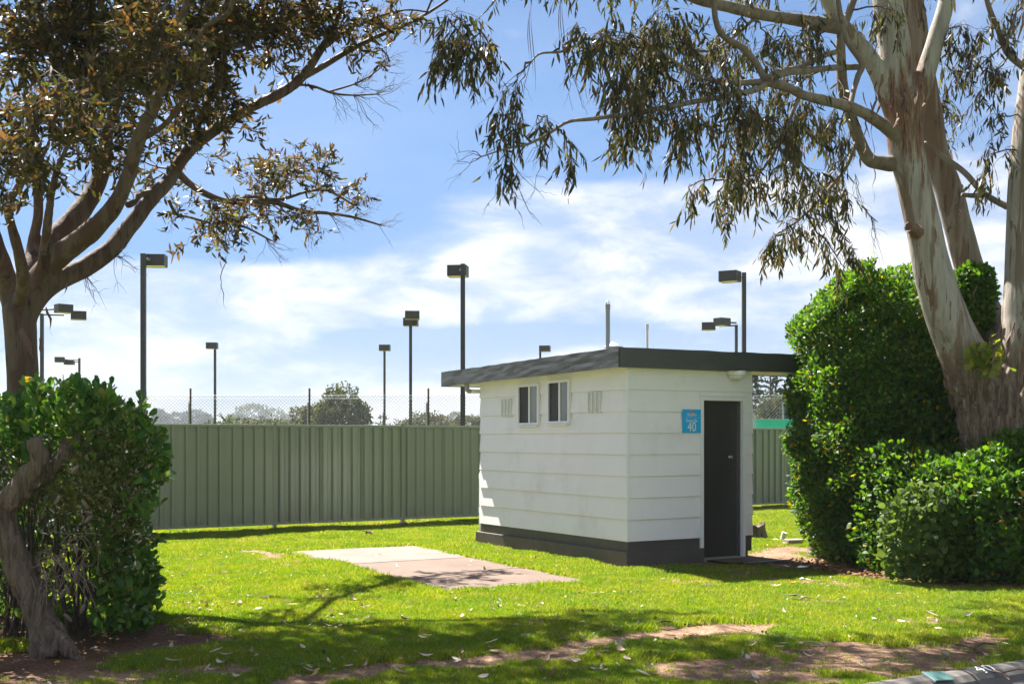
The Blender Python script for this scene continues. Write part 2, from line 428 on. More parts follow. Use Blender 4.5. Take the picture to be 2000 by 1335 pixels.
def ground_mat():
    m, t = new_mat('soil_and_thatch'); co = obj_co(t)
    at = t.n('ShaderNodeVertexColor', dict(layer_name='bare')).outputs[0]
    at = t.n('ShaderNodeSeparateColor', _0=at)
    n = t.noise(co, 2.2, 7, .65); f = t.noise(co, 42, 5, .7)
    soil = t.mix(t.maprange(n, .3, .7), (.19, .122, .080), (.34, .225, .15))
    soil = t.mix(t.maprange(f, .42, .62), t.mix(1.0, soil, (.55, .5, .46), 'MULTIPLY'), soil)
    dk = t.mix(1.0, soil, (.55, .48, .44), 'MULTIPLY')              # darker soil tone below the hedges
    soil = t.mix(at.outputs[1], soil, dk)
    thatch = t.mix(t.maprange(t.noise(co, 9, 5, .6), .3, .7), (.085, .105, .018), (.13, .16, .028))
    k = t.maprange(t.math('ADD', at.outputs[0], t.math('MULTIPLY_ADD', t.noise(co, 14, 6, .7), .5, -.25)), .38, .6)
    c = t.mix(k, thatch, soil)
    bs = t.n('ShaderNodeBsdfPrincipled', Base__Color=c, Roughness=.95); bs.inputs['Specular IOR Level'].default_value = .15
    bp = t.n('ShaderNodeBump', Strength=.7, Distance=.02, Height=t.math('ADD', f, n)); t.t.links.new(bp.outputs[0], bs.inputs['Normal'])
    return finish(m, t, bs.outputs[0])
M['ground'] = ground_mat()

def field_mat():
    m, t = new_mat('far_grass'); co = obj_co(t)
    c = t.mix(t.noise(co, .15, 6, .6), (.10, .16, .03), (.16, .21, .05))
    bs = t.n('ShaderNodeBsdfPrincipled', Base__Color=c, Roughness=1.0); bs.inputs['Specular IOR Level'].default_value = .1
    return finish(m, t, bs.outputs[0])
M['field'] = field_mat()

def grass_mat():
    m, t = new_mat('grass_blade'); oi = t.n('ShaderNodeObjectInfo'); g = t.n('ShaderNodeNewGeometry')
    r = t.math('FRACT', t.math('ADD', oi.outputs['Random'], g.outputs['Random Per Island']))
    c = t.ramp(r, [(0, (.060, .138, .008)), (.4, (.100, .195, .010)), (.75, (.155, .255, .013)), (.9, (.22, .27, .035)), (1, (.36, .30, .16))])
    c = t.mix(t.maprange(t.noise(g.outputs['Position'], 1.6, 6, .65), .38, .62, 0, 1.0), c, t.mix(1.0, c, (1.50, 1.16, 1.3), 'MULTIPLY'))
    bs = t.n('ShaderNodeBsdfPrincipled', Base__Color=c, Roughness=.45); bs.inputs['Specular IOR Level'].default_value = .35
    hs = t.n('ShaderNodeHueSaturation', Hue=.49, Saturation=1.1, Value=1.5, Color=c)
    tr = t.n('ShaderNodeBsdfTranslucent', Color=hs.outputs[0])
    return finish(m, t, t.n('ShaderNodeMixShader', _0=.5, _1=bs.outputs[0], _2=tr.outputs[0]).outputs[0])
M['grass'] = grass_mat()

M['gum_leaf_red'] = leaf_mat('olive_brown_leaf', [(0, (.020, .023, .007)), (.3, (.034, .034, .009)), (.55, (.060, .050, .012)), (.8, (.092, .054, .019)), (.93, (.13, .072, .03)), (1, (.12, .14, .02))], .42, .5, .3)
M['gum_leaf'] = leaf_mat('grey_green_gum_leaf', [(0, (.021, .027, .009)), (.35, (.035, .040, .012)), (.62, (.060, .060, .018)), (.84, (.088, .060, .023)), (.95, (.12, .075, .034)), (1, (.16, .18, .02))], .40, .5, .3)
M['mirror_leaf'] = leaf_mat('glossy_round_leaf', [(0, (.030, .086, .020)), (.4, (.056, .135, .026)), (.7, (.095, .19, .030)), (.9, (.14, .23, .040)), (.98, (.15, .23, .05)), (1, (.40, .26, .02))], .38, .45, .22)
M['fine_leaf'] = leaf_mat('small_yellow_green_leaf', [(0, (.050, .075, .016)), (.4, (.09, .12, .022)), (.75, (.14, .16, .03)), (1, (.20, .14, .06))], .35, .45, .4)
M['hedge_leaf'] = leaf_mat('dark_hedge_leaf', [(0, (.024, .070, .011)), (.4, (.044, .108, .014)), (.75, (.078, .150, .018)), (.93, (.09, .17, .025)), (.975, (.13, .19, .03)), (.985, (.42, .28, .015)), (1, (.45, .24, .02))], .45, .48, .2, 1.9)
M['weed'] = leaf_mat('lawn_weed_leaf', [(0, (.045, .10, .014)), (.6, (.075, .14, .02)), (1, (.12, .18, .03))], .35, .5, .3)
M['pale_leaf'] = leaf_mat('soft_pale_leaf', [(0, (.045, .085, .015)), (.5, (.068, .118, .023)), (1, (.10, .155, .036))], .35, .6, .2)
M['sucker_leaf'] = leaf_mat('yellow_green_leaf', [(0, (.10, .17, .02)), (.6, (.17, .23, .03)), (1, (.30, .27, .03))], .45, .4, .4)
M['dead_leaf'] = leaf_mat('dry_leaf', [(0, (.34, .25, .18)), (.35, (.50, .41, .33)), (.6, (.28, .17, .11)), (.85, (.58, .50, .43)), (1, (.42, .25, .16))], .15, .6, .3, 1.1)
M['yellow_leaf'] = leaf_mat('fallen_yellow_leaf', [(0, (.50, .30, .03)), (.5, (.55, .36, .05)), (.8, (.42, .22, .05)), (1, (.30, .15, .06))], .2, .5, .3, 1.1)
M['litter'] = leaf_mat('leaf_litter', [(0, (.12, .06, .03)), (.4, (.20, .10, .05)), (.7, (.30, .17, .08)), (.9, (.16, .09, .05)), (1, (.46, .28, .05))], .1, .8, .2, 1.0)
M['far_leaf'] = leaf_mat('far_olive_leaf', [(0, (.035, .050, .016)), (.5, (.060, .076, .024)), (1, (.095, .105, .035))], .3, .7, .2)
M['far_leaf_grey'] = leaf_mat('far_grey_green_leaf', [(0, (.050, .060, .032)), (.5, (.085, .09, .048)), (1, (.12, .115, .06))], .3, .7, .2)
M['far_leaf_brown'] = leaf_mat('far_brown_leaf', [(0, (.11, .08, .05)), (.5, (.17, .13, .085)), (1, (.24, .19, .13))], .3, .8, .2)
M['far_pine'] = leaf_mat('far_pine_needles', [(0, (.022, .034, .018)), (.5, (.038, .052, .026)), (1, (.06, .07, .034))], .2, .8, .2)
M['gum_bark'] = bark_mat('smooth_gum_bark', (.32, .292, .255), (.165, .120, .09), (.135, .075, .048), (5, 5, .55), .40, .58, (2.1, 2.9, (.125, .086, .062), (.28, .205, .15)), .6, ((-1.30, -.10, 5.30), .42, .85))
M['gum_stem'] = bark_mat('brown_gum_stem', (.215, .175, .142), (.135, .092, .066), (.09, .05, .034), (5, 5, .55), .46, .58, (1.6, 2.3, (.125, .086, .062), (.28, .205, .15)), .6)
M['gum_branch'] = bark_mat('smooth_gum_branch', (.195, .162, .132), (.14, .105, .082), (.11, .072, .052), (2.6, 2.6, 2.6), .46, .58, None, .4)
M['red_bark'] = bark_mat('pinkish_bark', (.125, .085, .066), (.080, .045, .034), (.038, .024, .019), (6, 6, .8), .46, .58, None, .6)
M['old_wood'] = bark_mat('weathered_grey_wood', (.23, .175, .13), (.13, .090, .064), (.04, .030, .022), (22, 22, 2.4), .46, .58, (9, 10, (.135, .098, .072), (.235, .182, .138)), 1.0)
M['twig'] = paint('twig_bark', (.075, .052, .040), .85, .25, 30)
M['dead_twig'] = paint('dead_twig', (.20, .15, .115), .9, .25, 30)
M['bark_strip'] = paint('peeling_bark', (.135, .075, .052), .85, .25, 12, .4, 60, stretch=(3, 3, 1))
M['far_bark'] = paint('far_trunk', (.08, .06, .045), .9, .2, 4)
M['cone'] = paint('grey_seed_cone', (.16, .125, .105), .9, .3, 90, .8, 150)


# ------------------------------------------------------------------ ground, road, kerb
RD = Vector((0.861, 0.509)).normalized()                 # direction of the road and of the shed front
ND = Vector((RD.y, -RD.x))                               # towards the road
K0 = Vector((2.28, 7.48))                                # a point of the kerb's back edge

def seg_d(x, y, pts, rw):
    best = np.full(x.shape, 9.0)
    for (a, b) in zip(pts[:-1], pts[1:]):
        ax, ay = a[:2]; bx, by = b[:2]; dx, dy = bx - ax, by - ay; L2 = dx * dx + dy * dy + 1e-9
        tt = np.clip(((x - ax) * dx + (y - ay) * dy) / L2, 0, 1)
        best = np.minimum(best, np.hypot(x - ax - tt * dx, y - ay - tt * dy))
    return best / rw

def vnoise(x, y, s, seed=0.0):
    """cheap smooth value noise"""
    def h(i, j): return np.modf(np.abs(np.sin(i * 127.1 + j * 311.7 + seed * 17.3) * 43758.5453))[0]
    xi, yi = np.floor(x * s), np.floor(y * s); xf, yf = x * s - xi, y * s - yi
    u, v = xf * xf * (3 - 2 * xf), yf * yf * (3 - 2 * yf)
    return (h(xi, yi) * (1 - u) + h(xi + 1, yi) * u) * (1 - v) + (h(xi, yi + 1) * (1 - u) + h(xi + 1, yi + 1) * u) * v

SH = Vector((1.421, 14.46)); SA = RD; SB = Vector((-RD.y, RD.x))   # shed corner and axes
FO = Vector((-5.61, 19.3)); FD = Vector((0.838, 0.5457)).normalized(); FN = Vector((-FD.y, FD.x))   # fence line

def shed_ab(x, y):
    return (x - SH.x) * SA.x + (y - SH.y) * SA.y, (x - SH.x) * SB.x + (y - SH.y) * SB.y

def bare_mask(x, y):
    """1 where soil shows, 0 in the lawn; second value: darker soil below the hedges"""
    wob = (vnoise(x, y, 1.6, 1) - .5) * .9 + (vnoise(x, y, 4.5, 2) - .5) * .7 + (vnoise(x, y, 11, 5) - .5) * .4
    def soft(d, k=.55): return np.clip((1.0 - d + wob * k) * 1.6 + .1, 0, 1)
    m = soft(seg_d(x, y, [G(560, 1335), G(800, 1302), G(1000, 1282), G(1250, 1246), G(1440, 1222)], .42), 1.1)
    m = np.maximum(m, soft(seg_d(x, y, [G(1300, 1232), G(1420, 1218)], .20), .8))
    m = np.maximum(m, .95 * soft(seg_d(x, y, [G(1520, 1292), G(1700, 1278), G(1930, 1266)], .70), 1.35))
    m = np.maximum(m, .9 * soft(seg_d(x, y, [G(1920, 1237), G(2000, 1240)], .16), .9))
    m = np.maximum(m, .8 * soft(seg_d(x, y, [G(1360, 1312), G(1560, 1322)], .42), 1.4))
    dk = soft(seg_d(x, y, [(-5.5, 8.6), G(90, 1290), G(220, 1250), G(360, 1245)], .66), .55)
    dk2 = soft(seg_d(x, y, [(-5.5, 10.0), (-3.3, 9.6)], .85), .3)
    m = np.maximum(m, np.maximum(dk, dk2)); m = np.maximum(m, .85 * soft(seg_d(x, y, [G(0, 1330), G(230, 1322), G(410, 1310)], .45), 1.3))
    a, b = shed_ab(x, y)
    shed = np.maximum(np.maximum(-.10 - a, a - 2.15), np.maximum(-.16 - b, b - 3.85))
    m = np.maximum(m, np.clip((.17 + .16 * (b < 0) - np.maximum(shed, -1) + wob * .16) * 7, 0, 1) * np.where(b > 2.6, .75, 1))
    m = np.maximum(m, soft(seg_d(x, y, [G(1400, 1098), G(1480, 1086), G(1560, 1072), G(1640, 1080)], .72), .5))
    m = np.maximum(m, soft(seg_d(x, y, [(3.6, 14.9), (4.0, 14.1), (4.6, 12.95), (5.6, 12.4), (7.5, 12.4)], .72), .4))
    m = np.maximum(m, soft(seg_d(x, y, [(4.6, 15.2), (6.5, 13.6)], 1.2), .2))
    m = np.maximum(m, .92 * soft(seg_d(x, y, [G(600, 1053), G(720, 1050)], .24), 1.1))
    m = np.maximum(m, .9 * soft(seg_d(x, y, [G(490, 1076), G(560, 1088)], .22), 1.1))
    m = np.maximum(m, .8 * soft(seg_d(x, y, [G(1170, 1166), G(1240, 1180)], .11), .8))
    s = (x - FO.x) * FN.x + (y - FO.y) * FN.y
    m = np.maximum(m, np.clip((.20 - np.abs(s + .02) + wob * .12) * 8, 0, 1))
    m = np.maximum(m, .62 * np.clip((vnoise(x, y, 1.1, 9) - .66) * 5 + wob * .8, 0, 1))
    kd = (x - K0.x) * ND.x + (y - K0.y) * ND.y
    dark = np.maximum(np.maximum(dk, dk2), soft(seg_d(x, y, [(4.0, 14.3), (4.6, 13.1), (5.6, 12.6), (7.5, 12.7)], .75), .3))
    return np.clip(m, 0, 1), np.clip(dark, 0, 1), kd

def ground_z(x, y):
    z = (vnoise(x, y, .5, 3) - .5) * .03 + (vnoise(x, y, 2.0, 4) - .5) * .015
    kd = (x - K0.x) * ND.x + (y - K0.y) * ND.y
    return np.where(kd > -.5, z * np.clip(-kd / .5, 0, 1), z)

# near lawn: a fine sheet aligned with the road
def lawn_sheet():
    us = np.concatenate([np.linspace(-60, -14, 24)[:-1], np.linspace(-14, 12, 326), np.linspace(12, 60, 24)[1:]])
    vs = np.concatenate([np.linspace(0, 16, 201), np.linspace(16, 90, 60)[1:]])
    U, V = np.meshgrid(us, vs); x = K0.x + RD.x * U - ND.x * V; y = K0.y + RD.y * U - ND.y * V
    m, dk, kd = bare_mask(x, y); z = ground_z(x, y) + m * -.012
    nv, nu = U.shape; idx = np.arange(nv * nu).reshape(nv, nu)
    q = np.stack([idx[:-1, :-1], idx[:-1, 1:], idx[1:, 1:], idx[1:, :-1]], -1).reshape(-1, 4)
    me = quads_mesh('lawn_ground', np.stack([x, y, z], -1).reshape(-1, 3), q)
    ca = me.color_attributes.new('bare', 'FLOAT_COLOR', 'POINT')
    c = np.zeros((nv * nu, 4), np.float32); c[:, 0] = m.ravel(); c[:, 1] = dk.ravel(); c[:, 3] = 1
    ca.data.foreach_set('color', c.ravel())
    o = link('lawn_ground', me, M['ground']); o['kind'] = 'structure'
lawn_sheet()

def strip(name, d0, d1, z0, z1, mat, u0=-300, u1=300):
    a = K0 + RD * u0; b = K0 + RD * u1
    vs = [(*(a + ND * d0), z0), (*(b + ND * d0), z0), (*(b + ND * d1), z1), (*(a + ND * d1), z1)]
    me = bpy.data.meshes.new(name); me.from_pydata(vs, [], [(0, 3, 2, 1)]); me.update()
    o = link(name, me, mat); o['kind'] = 'structure'; return o
strip('road', .36, 6.6, -.085, -.085, M['asphalt'], -60, 60)
strip('verge', 6.6, 120, -.02, -.02, M['field'], -120, 120)

# far ground behind the lawn, out to the horizon
def far_ground():
    me = bpy.data.meshes.new('far_field')
    me.from_pydata([(-900, -400, -.13), (900, -400, -.13), (900, 1500, -.13), (-900, 1500, -.13)], [], [(0, 1, 2, 3)]); me.update()
    o = link('far_field', me, M['field']); o['kind'] = 'structure'
far_ground()

# kerb: rolled concrete segments with joints, a gutter lip
kerb = bpy.data.objects.new('kerb', None); COL.objects.link(kerb); kerb['kind'] = 'structure'
kerb.location = (K0.x, K0.y, 0); kerb.rotation_euler = (0, 0, math.atan2(RD.y, RD.x))
prof = [(0, -.2), (0, .012), (-.015, .022), (-.07, .026), (-.13, .012), (-.18, -.022), (-.205, -.06), (-.22, -.075), (-.37, -.082), (-.37, -.2)]
def kerb_mesh(L):
    mb = MB(); n = len(prof)
    vs = [(0, y, z) for y, z in prof] + [(L, y, z) for y, z in prof]
    fs = [(i, (i + 1) % n, n + (i + 1) % n, n + i) for i in range(n)] + [tuple(range(n)), tuple(range(2 * n - 1, n - 1, -1))]
    return mb.add(vs, fs).mesh('kerb_segment', bevel=.006)
ku = ((G(1866, 1312).to_2d() - K0) @ RD)
km = kerb_mesh(2.38)
for i in range(-5, 6):
    link('kerb_segment', km, M['kerb'], kerb, loc=(ku + .006 + i * 2.4, 0, 0))
def kerb_pt(px, py, lift=.0):
    return ((G(px, py).to_2d() - K0) @ RD)

def text_mesh(body, size, name, depth=0.0, shear=0.0, spacing=1.0):
    cu = bpy.data.curves.new(name, 'FONT'); cu.body = body; cu.size = size; cu.align_x = 'CENTER'; cu.align_y = 'CENTER'
    cu.extrude = depth; cu.shear = shear; cu.space_character = spacing; cu.resolution_u = 6
    o = bpy.data.objects.new(name, cu); COL.objects.link(o); dg = bpy.context.evaluated_depsgraph_get()
    me = bpy.data.meshes.new_from_object(o.evaluated_get(dg)); bpy.data.objects.remove(o); bpy.data.curves.remove(cu); me.name = name
    return me

def on_kerb_top(u0, u1, yy, lift):
    """a thin skin that follows the rolled kerb profile"""
    pts = [(y, z) for y, z in prof[2:7]]
    vs, fs = [], []
    for k, (y, z) in enumerate(pts):
        if y < yy[0] or y > yy[1]: continue
        vs += [(u0, y, z + lift), (u1, y, z + lift)]
    for k in range(len(vs) // 2 - 1): fs.append((2 * k, 2 * k + 1, 2 * k + 3, 2 * k + 2))
    return vs, fs
nm_u = ku + .155
vs, fs = on_kerb_top(nm_u - .13, nm_u + .15, (-.19, -.01), .003)
kn = thing('kerb_number', 'white hand painted 40 on a black patch of the concrete kerb', 'number', (K0.x, K0.y, 0), math.atan2(RD.y, RD.x))
MB().add(vs, fs).build('painted_patch', M['black_paint'], kn)
nm = text_mesh('40', .17, 'numeral', 0, .15, 1.05)
for v in nm.vertices:
    y = -.095 + v.co.y * .95
    ys = [p[0] for p in prof[2:7]][::-1]; zs = [p[1] for p in prof[2:7]][::-1]
    v.co = (nm_u + .01 + v.co.x, y, float(np.interp(y, ys, zs)) + .006)
link('numeral', nm, M['white_paint'], kn)
mu = ku - .30
mk = thing('kerb_marker', 'flat teal plate fixed to the kerb beside the painted number', 'marker', (K0.x, K0.y, 0), math.atan2(RD.y, RD.x))
Mk = Matrix.Translation((mu, -.115, .022)) @ Matrix.Rotation(rad(16), 4, 'X') @ Matrix.Rotation(rad(-8), 4, 'Z')
MB().box((-.085, -.06, 0), (.085, .06, .008), Mk).build('plate', M['teal'], mk, bevel=.002)
mb = MB(); mb.box((-.098, -.07, -.004), (-.087, .06, .010), Mk); mb.build('plate_edge', M['galv'], mk)

# concrete slab
def slab():
    o = G(850, 1163); L = Vector((-.464, .886)).normalized(); Wv = Vector((RD.x, RD.y))
    t = thing('concrete_slab', 'low weathered concrete slab set into the lawn beside the shed', 'slab', (o.x, o.y, 0), math.atan2(Wv.y, Wv.x))
    def pour(name, b0, b1, sk0, sk1, top, mat):
        w_, na, nb = 1.98, 16, 24; ja0, ja1 = R.normal(0, .006, nb + 1), R.normal(0, .006, nb + 1); jb0, jb1 = R.normal(0, .006, na + 1), R.normal(0, .006, na + 1); vs, fs = [], []
        for i in range(nb + 1):
            for k in range(na + 1):
                u, v = k / na, i / nb; x = u * w_ + sk0 + (sk1 - sk0) * v; y = b0 + (b1 - b0) * v
                x += (ja0[i] if k == 0 else ja1[i] if k == na else 0); y += (jb0[k] if i == 0 else jb1[k] if i == nb else 0)
                vs.append((x, y, top - (.008 if k in (0, na) or i in (0, nb) else 0)))
        for i in range(nb):
            for k in range(na): a = i * (na + 1) + k; fs.append((a, a + 1, a + na + 2, a + na + 1))
        rim = [k for k in range(na + 1)] + [i * (na + 1) + na for i in range(1, nb + 1)] + [nb * (na + 1) + k for k in range(na - 1, -1, -1)] + [i * (na + 1) for i in range(nb - 1, 0, -1)]
        b = len(vs); vs += [(vs[r][0], vs[r][1], -.08) for r in rim]; n = len(rim)
        for k in range(n): fs.append((rim[k], b + k, b + (k + 1) % n, rim[(k + 1) % n]))
        return MB().add(vs, fs).build(name, mat, t)
    p = pour('slab_panel', 0, 3.05, 0, .14, .026, M['slab_front']); p['label'] = 'brown stained front pour'
    p = pour('slab_panel', 3.056, 4.95, .14, .23, .030, M['slab_back']); p['label'] = 'paler back pour'
slab()

# ------------------------------------------------------------------ shed
SZ = math.atan2(RD.y, RD.x)
shed = thing('shed', 'small white weatherboard cabin with flat charcoal roof and dark door', 'shed', (SH.x, SH.y, 0), SZ)
LB, WA = 3.70, 2.0
def left_b(px): u = (px - 1000) / F; return (SH.x - SH.y * u) / (-SB.x + SB.y * u) if False else (1.421 - 14.46 * u) / (.509 + .861 * u)
def left_z(px, py): b = left_b(px); return EYE + (HOR - py) * (14.46 + .861 * b) / F
def front_a(px): u = (px - 1000) / F; return (14.46 * u - 1.421) / (.861 - .509 * u)
def front_z(px, py): a = front_a(px); return EYE + (HOR - py) * (14.46 + .509 * a) / F

ZL = [.302, .569, .836, 1.103, 1.371, 1.638, 1.905, 2.172, 2.425]
DOOR0, DOOR1, DOORZ = front_a(1372), front_a(1449), 2.055
core = MB(); core.box((.03, .03, .02), (DOOR0 - .0, LB - .03, 2.42)); core.box((DOOR1, .03, .02), (WA - .03, LB - .03, 2.42)); core.box((DOOR0, .22, .02), (DOOR1, LB - .03, 2.42)); core.box((DOOR0, .03, DOORZ + .03), (DOOR1, .22, 2.42))
core.build('wall_core', M['plinth'], shed)

def board(face, s0, s1, z0, z1):
    """one lapped weatherboard: wedge profile, bottom proud"""
    j = R.normal(0, .0012)
    z1 = z1 + .012
    o_b, o_t, i_ = .026 + j, .004, -.035
    pr = [(i_, z0), (o_b, z0), (o_t, z1), (i_, z1)]
    vs = []
    for s in (s0, s1):
        for o, z in pr:
            if face == 'L': vs.append((-o, s, z))
            elif face == 'F': vs.append((s, -o, z))
            elif face == 'R': vs.append((WA + o, s, z))
            else: vs.append((s, LB + o, z))
    fs = [(0, 1, 5, 4), (1, 2, 6, 5), (2, 3, 7, 6), (3, 0, 4, 7), (0, 3, 2, 1), (4, 5, 6, 7)]
    MB().add(vs, fs).build('board', M['white'], shed, bevel=.0015)
g = .0012
jl = {0: [1083], 1: [1149], 2: [1053], 3: [995], 4: [1082], 5: [1149], 6: [1100], 7: [1040]}
for i in range(8):
    cuts = [-.008] + sorted(left_b(p) for p in jl[i]) + [LB + .008]
    for a, b in zip(cuts[:-1], cuts[1:]): board('L', a + g, b - g, ZL[i], ZL[i + 1])
    if i < 6:
        board('F', -.016, DOOR0 - .052, ZL[i], ZL[i + 1]); board('F', DOOR1 + .040, WA + .012, ZL[i], ZL[i + 1])
    else:
        if i == 6: board('F', -.016, DOOR0 - .052, ZL[i], ZL[i + 1]); board('F', DOOR1 + .040, WA + .012, ZL[i], ZL[i + 1]); board('F', DOOR0 - .050, DOOR1 + .038, DOORZ + .052, ZL[i + 1])
        else: board('F', -.016, WA + .012, ZL[i], ZL[i + 1])
    board('R', 0, LB, ZL[i], ZL[i + 1]); board('B', 0, WA, ZL[i], ZL[i + 1])
mb = MB(); mb.box((-.029, -.029, .302), (.010, .010, 2.42)); mb.build('corner_trim', M['white_trim'], shed, bevel=.002)
# dark base boards and the proud plinth
def ring(mb, off, z0, z1, th=.03, gap=True):
    mb.box((-off, -off, z0), (-off + th, LB + off, z1)); mb.box((WA + off - th, -off, z0), (WA + off, LB + off, z1))
    mb.box((-off + th, LB + off - th, z0), (WA + off - th, LB + off, z1))
    mb.box((-off + th, -off, z0), (DOOR0 - .045, -off + th, z1)); mb.box((DOOR1 + .045, -off, z0), (WA + off - th, -off + th, z1))
mb = MB(); ring(mb, .004, .10, .300); mb.build('base_board', M['plinth'], shed)
mb = MB(); mb.box((-.062, -.062, -.1), (-.008, LB + .06, .178)); mb.box((-.008, -.062, -.1), (DOOR0 - .02, -.008, .172)); mb.build('plinth', M['plinth'], shed, bevel=.004)
# door
D0, D1 = DOOR0, DOOR1
mb = MB(); mb.box((D0 - .05, -.030, .172), (D0, .09, DOORZ + .05)); mb.box((D1, -.030, .03), (D1 + .038, .16, DOORZ + .05)); mb.box((D0, -.030, DOORZ), (D1, .09, DOORZ + .05)); mb.build('door_frame', M['white_trim'], shed, bevel=.002)
mb = MB(); mb.box((D0 - .06, -.036, DOORZ + .052), (D1 + .05, .0, DOORZ + .060)); mb.build('head_flashing', M['soffit'], shed)
door = MB().box((D0 + .003, .095, .035), (D1 - .003, .135, DOORZ - .003)).build('door', M['door'], shed, bevel=.002)
kx = front_a(1432) + .02
mb = MB(); mb.tube([(kx, .095, .985 + .34), (kx, .082, .985 + .34)], [.024, .022], 14); mb.tube([(kx, .083, 1.325), (kx, .06, 1.325), (kx, .046, 1.325), (kx, .04, 1.325)], [.010, .012, .022, .012], 12); mb.build('handle', M['chrome'], door, smooth=True)
mb = MB(); mb.tube([(kx + .005, .096, 1.14), (kx + .005, .088, 1.14)], [.014, .013], 12); mb.build('lock', M['rubber'], door)
MB().box((kx - .030, .0925, 1.27), (kx + .032, .0945, 1.385)).build('lock_plate', M['worn_plate'], door)
for hz_ in (.28, 1.05, 1.80): MB().tube([(D0 + .006, .088, hz_ - .045), (D0 + .006, .088, hz_ + .045)], .007, 8).build('hinge', M['worn_plate'], door)
mb = MB(); mb.box((D0 - .02, -.03, -.05), (D1 + .035, .14, .032)); mb.build('sill', M['footing'], shed, bevel=.006)

# windows on the long wall: frame, screen half, frosted half
def window(px0, px1, py0, py1, pc):
    b1, b0 = left_b(px0), left_b(px1); pm = (px0 + px1) / 2
    z1, z0 = left_z(pm, py0), left_z(pm, py1); bm_ = left_b(pm + 2)
    th = .034; o0, o1 = -.052, -.012
    fr = MB(); fr.box((o0, b0, z0), (o1, b0 + th, z1)); fr.box((o0, b1 - th, z0), (o1, b1, z1)); fr.box((o0, b0 + th, z1 - th), (o1, b1 - th, z1)); fr.box((o0, b0 + th, z0), (o1, b1 - th, z0 + th)); fr.box((o0 + .006, bm_ - .020, z0 + th), (o1, bm_ + .020, z1 - th))
    w_ = fr.build('window', M['white_trim'], shed, bevel=.003)
    MB().box((-.030, bm_ + .020, z0 + th), (-.020, b1 - th, z1 - th)).build('fly_screen', M['screen'], w_)
    MB().box((-.034, b0 + th, z0 + th), (-.020, bm_ - .020, z1 - th)).build('pane', M['glass'], w_)
    MB().box((-.074, b0 + .02, z0 - .022), (-.012, b1 + .01, z0 - .003)).build('window_sill', M['white_trim'], w_, bevel=.002)
    return w_
window(1016, 1057, 750, 830, 0); window(1074, 1117, 742, 827, 0)

def vent(px0, px1, py0, py1):
    b1, b0 = left_b(px0), left_b(px1); pm = (px0 + px1) / 2; z1, z0 = left_z(pm, py0), left_z(pm, py1)
    mb = MB(); mb.box((-.024, b0, z0), (-.004, b1, z1))
    w_ = (b1 - b0)
    for k in range(4):
        c = b0 + w_ * (k + .0) / 3; mb.box((-.036, c - .012 if k else c, z0), (-.024, c + .012 if k < 3 else c, z1)) if 0 < k < 3 else mb.box((-.036, min(c, c + (.012 if k == 0 else -.012)), z0), (-.024, max(c, c + (.012 if k == 0 else -.012)), z1))
    v = mb.build('wall_vent', M['vent'], shed)
    sl = MB().box((0, 0, 0), (.010, w_ / 3 - .03, .006), Matrix.Rotation(rad(0), 4, 'X')).mesh('slat'); n = int((z1 - z0) / .018)
    for c in range(3):
        for k in range(n):
            o = link('slat', sl, M['vent'], v, loc=(-.0335, b0 + w_ * c / 3 + .015, z0 + .008 + k * .018)); o.rotation_euler = (0, rad(18), 0)
vent(983, 1002, 779, 814); vent(1152, 1176, 765, 806)

# roof: shallow box with deep charcoal fascia, pale soffit
RA0, RA1, RB0, RB1 = -.25, 2.12, -.17, 4.5
XA1, XB1 = 3.35, .62                                     # the porch tail beyond the door
def rz(a, b): return 2.665 - .016 * b + .006 * a
def rb(a, b): return 2.425 - .012 * b + .006 * a
def slabq(mb, a0, a1, b0, b1, zt, zb):
    c = [(a0, b0), (a1, b0), (a1, b1), (a0, b1)]
    mb.add([(a, b, zb(a, b)) for a, b in c] + [(a, b, zt(a, b)) for a, b in c], [(0, 3, 2, 1), (4, 5, 6, 7), (0, 1, 5, 4), (1, 2, 6, 5), (2, 3, 7, 6), (3, 0, 4, 7)])
def fascia_board(a0, b0, a1, b1, n=28, amp=.004):
    """one fascia length with a slightly wavy torn sheet skin"""
    mb = MB(); d = Vector((a1 - a0, b1 - b0)); L = d.length; d /= L; nn = Vector((d.y, -d.x)); vs, fs = [], []
    rows = 5
    for i in range(n + 1):
        for k in range(rows + 1):
            p = Vector((a0, b0)) + d * L * i / n; zt, zb = rz(p.x, p.y), rb(p.x, p.y)
            q = p + nn * (.012 + amp * (mnoise.noise(Vector((i * .31, k * .8, a0 + b0 * 3))) + .5 * mnoise.noise(Vector((i * .12, k * .2, 4)))))
            zz = zb + (zt - zb) * k / rows + (mnoise.noise(Vector((i * .35, 7, a0))) * .006 if k in (0, rows) else 0)
            vs.append((q.x, q.y, zz))
    for i in range(n):
        for k in range(rows):
            a = i * (rows + 1) + k; fs.append((a, a + rows + 1, a + rows + 2, a + 1))
    for i in range(n):                                   # back, top and bottom returns
        pass
    m0 = len(vs)
    for i in range(n + 1):
        p = Vector((a0, b0)) + d * L * i / n - nn * .012
        vs += [(p.x, p.y, rb(p.x, p.y)), (p.x, p.y, rz(p.x, p.y))]
    for i in range(n):
        a = i * (rows + 1); b = m0 + 2 * i
        fs.append((a, b, b + 2, a + rows + 1)); fs.append((a + rows, a + 2 * rows + 1, b + 3, b + 1)); fs.append((b, b + 1, b + 3, b + 2))
    for i in (0, n):
        a = i * (rows + 1); b = m0 + 2 * i; fs.append(tuple(range(a, a + rows + 1)) + (b + 1, b))
    return mb.add(vs, fs).build('fascia', M['fascia'], roof, smooth=False)
mb = MB(); slabq(mb, RA0 + .012, RA1 - .012, RB0 + .012, RB1 - .012, lambda a, b: rz(a, b) - .02, lambda a, b: rb(a, b) + .03)
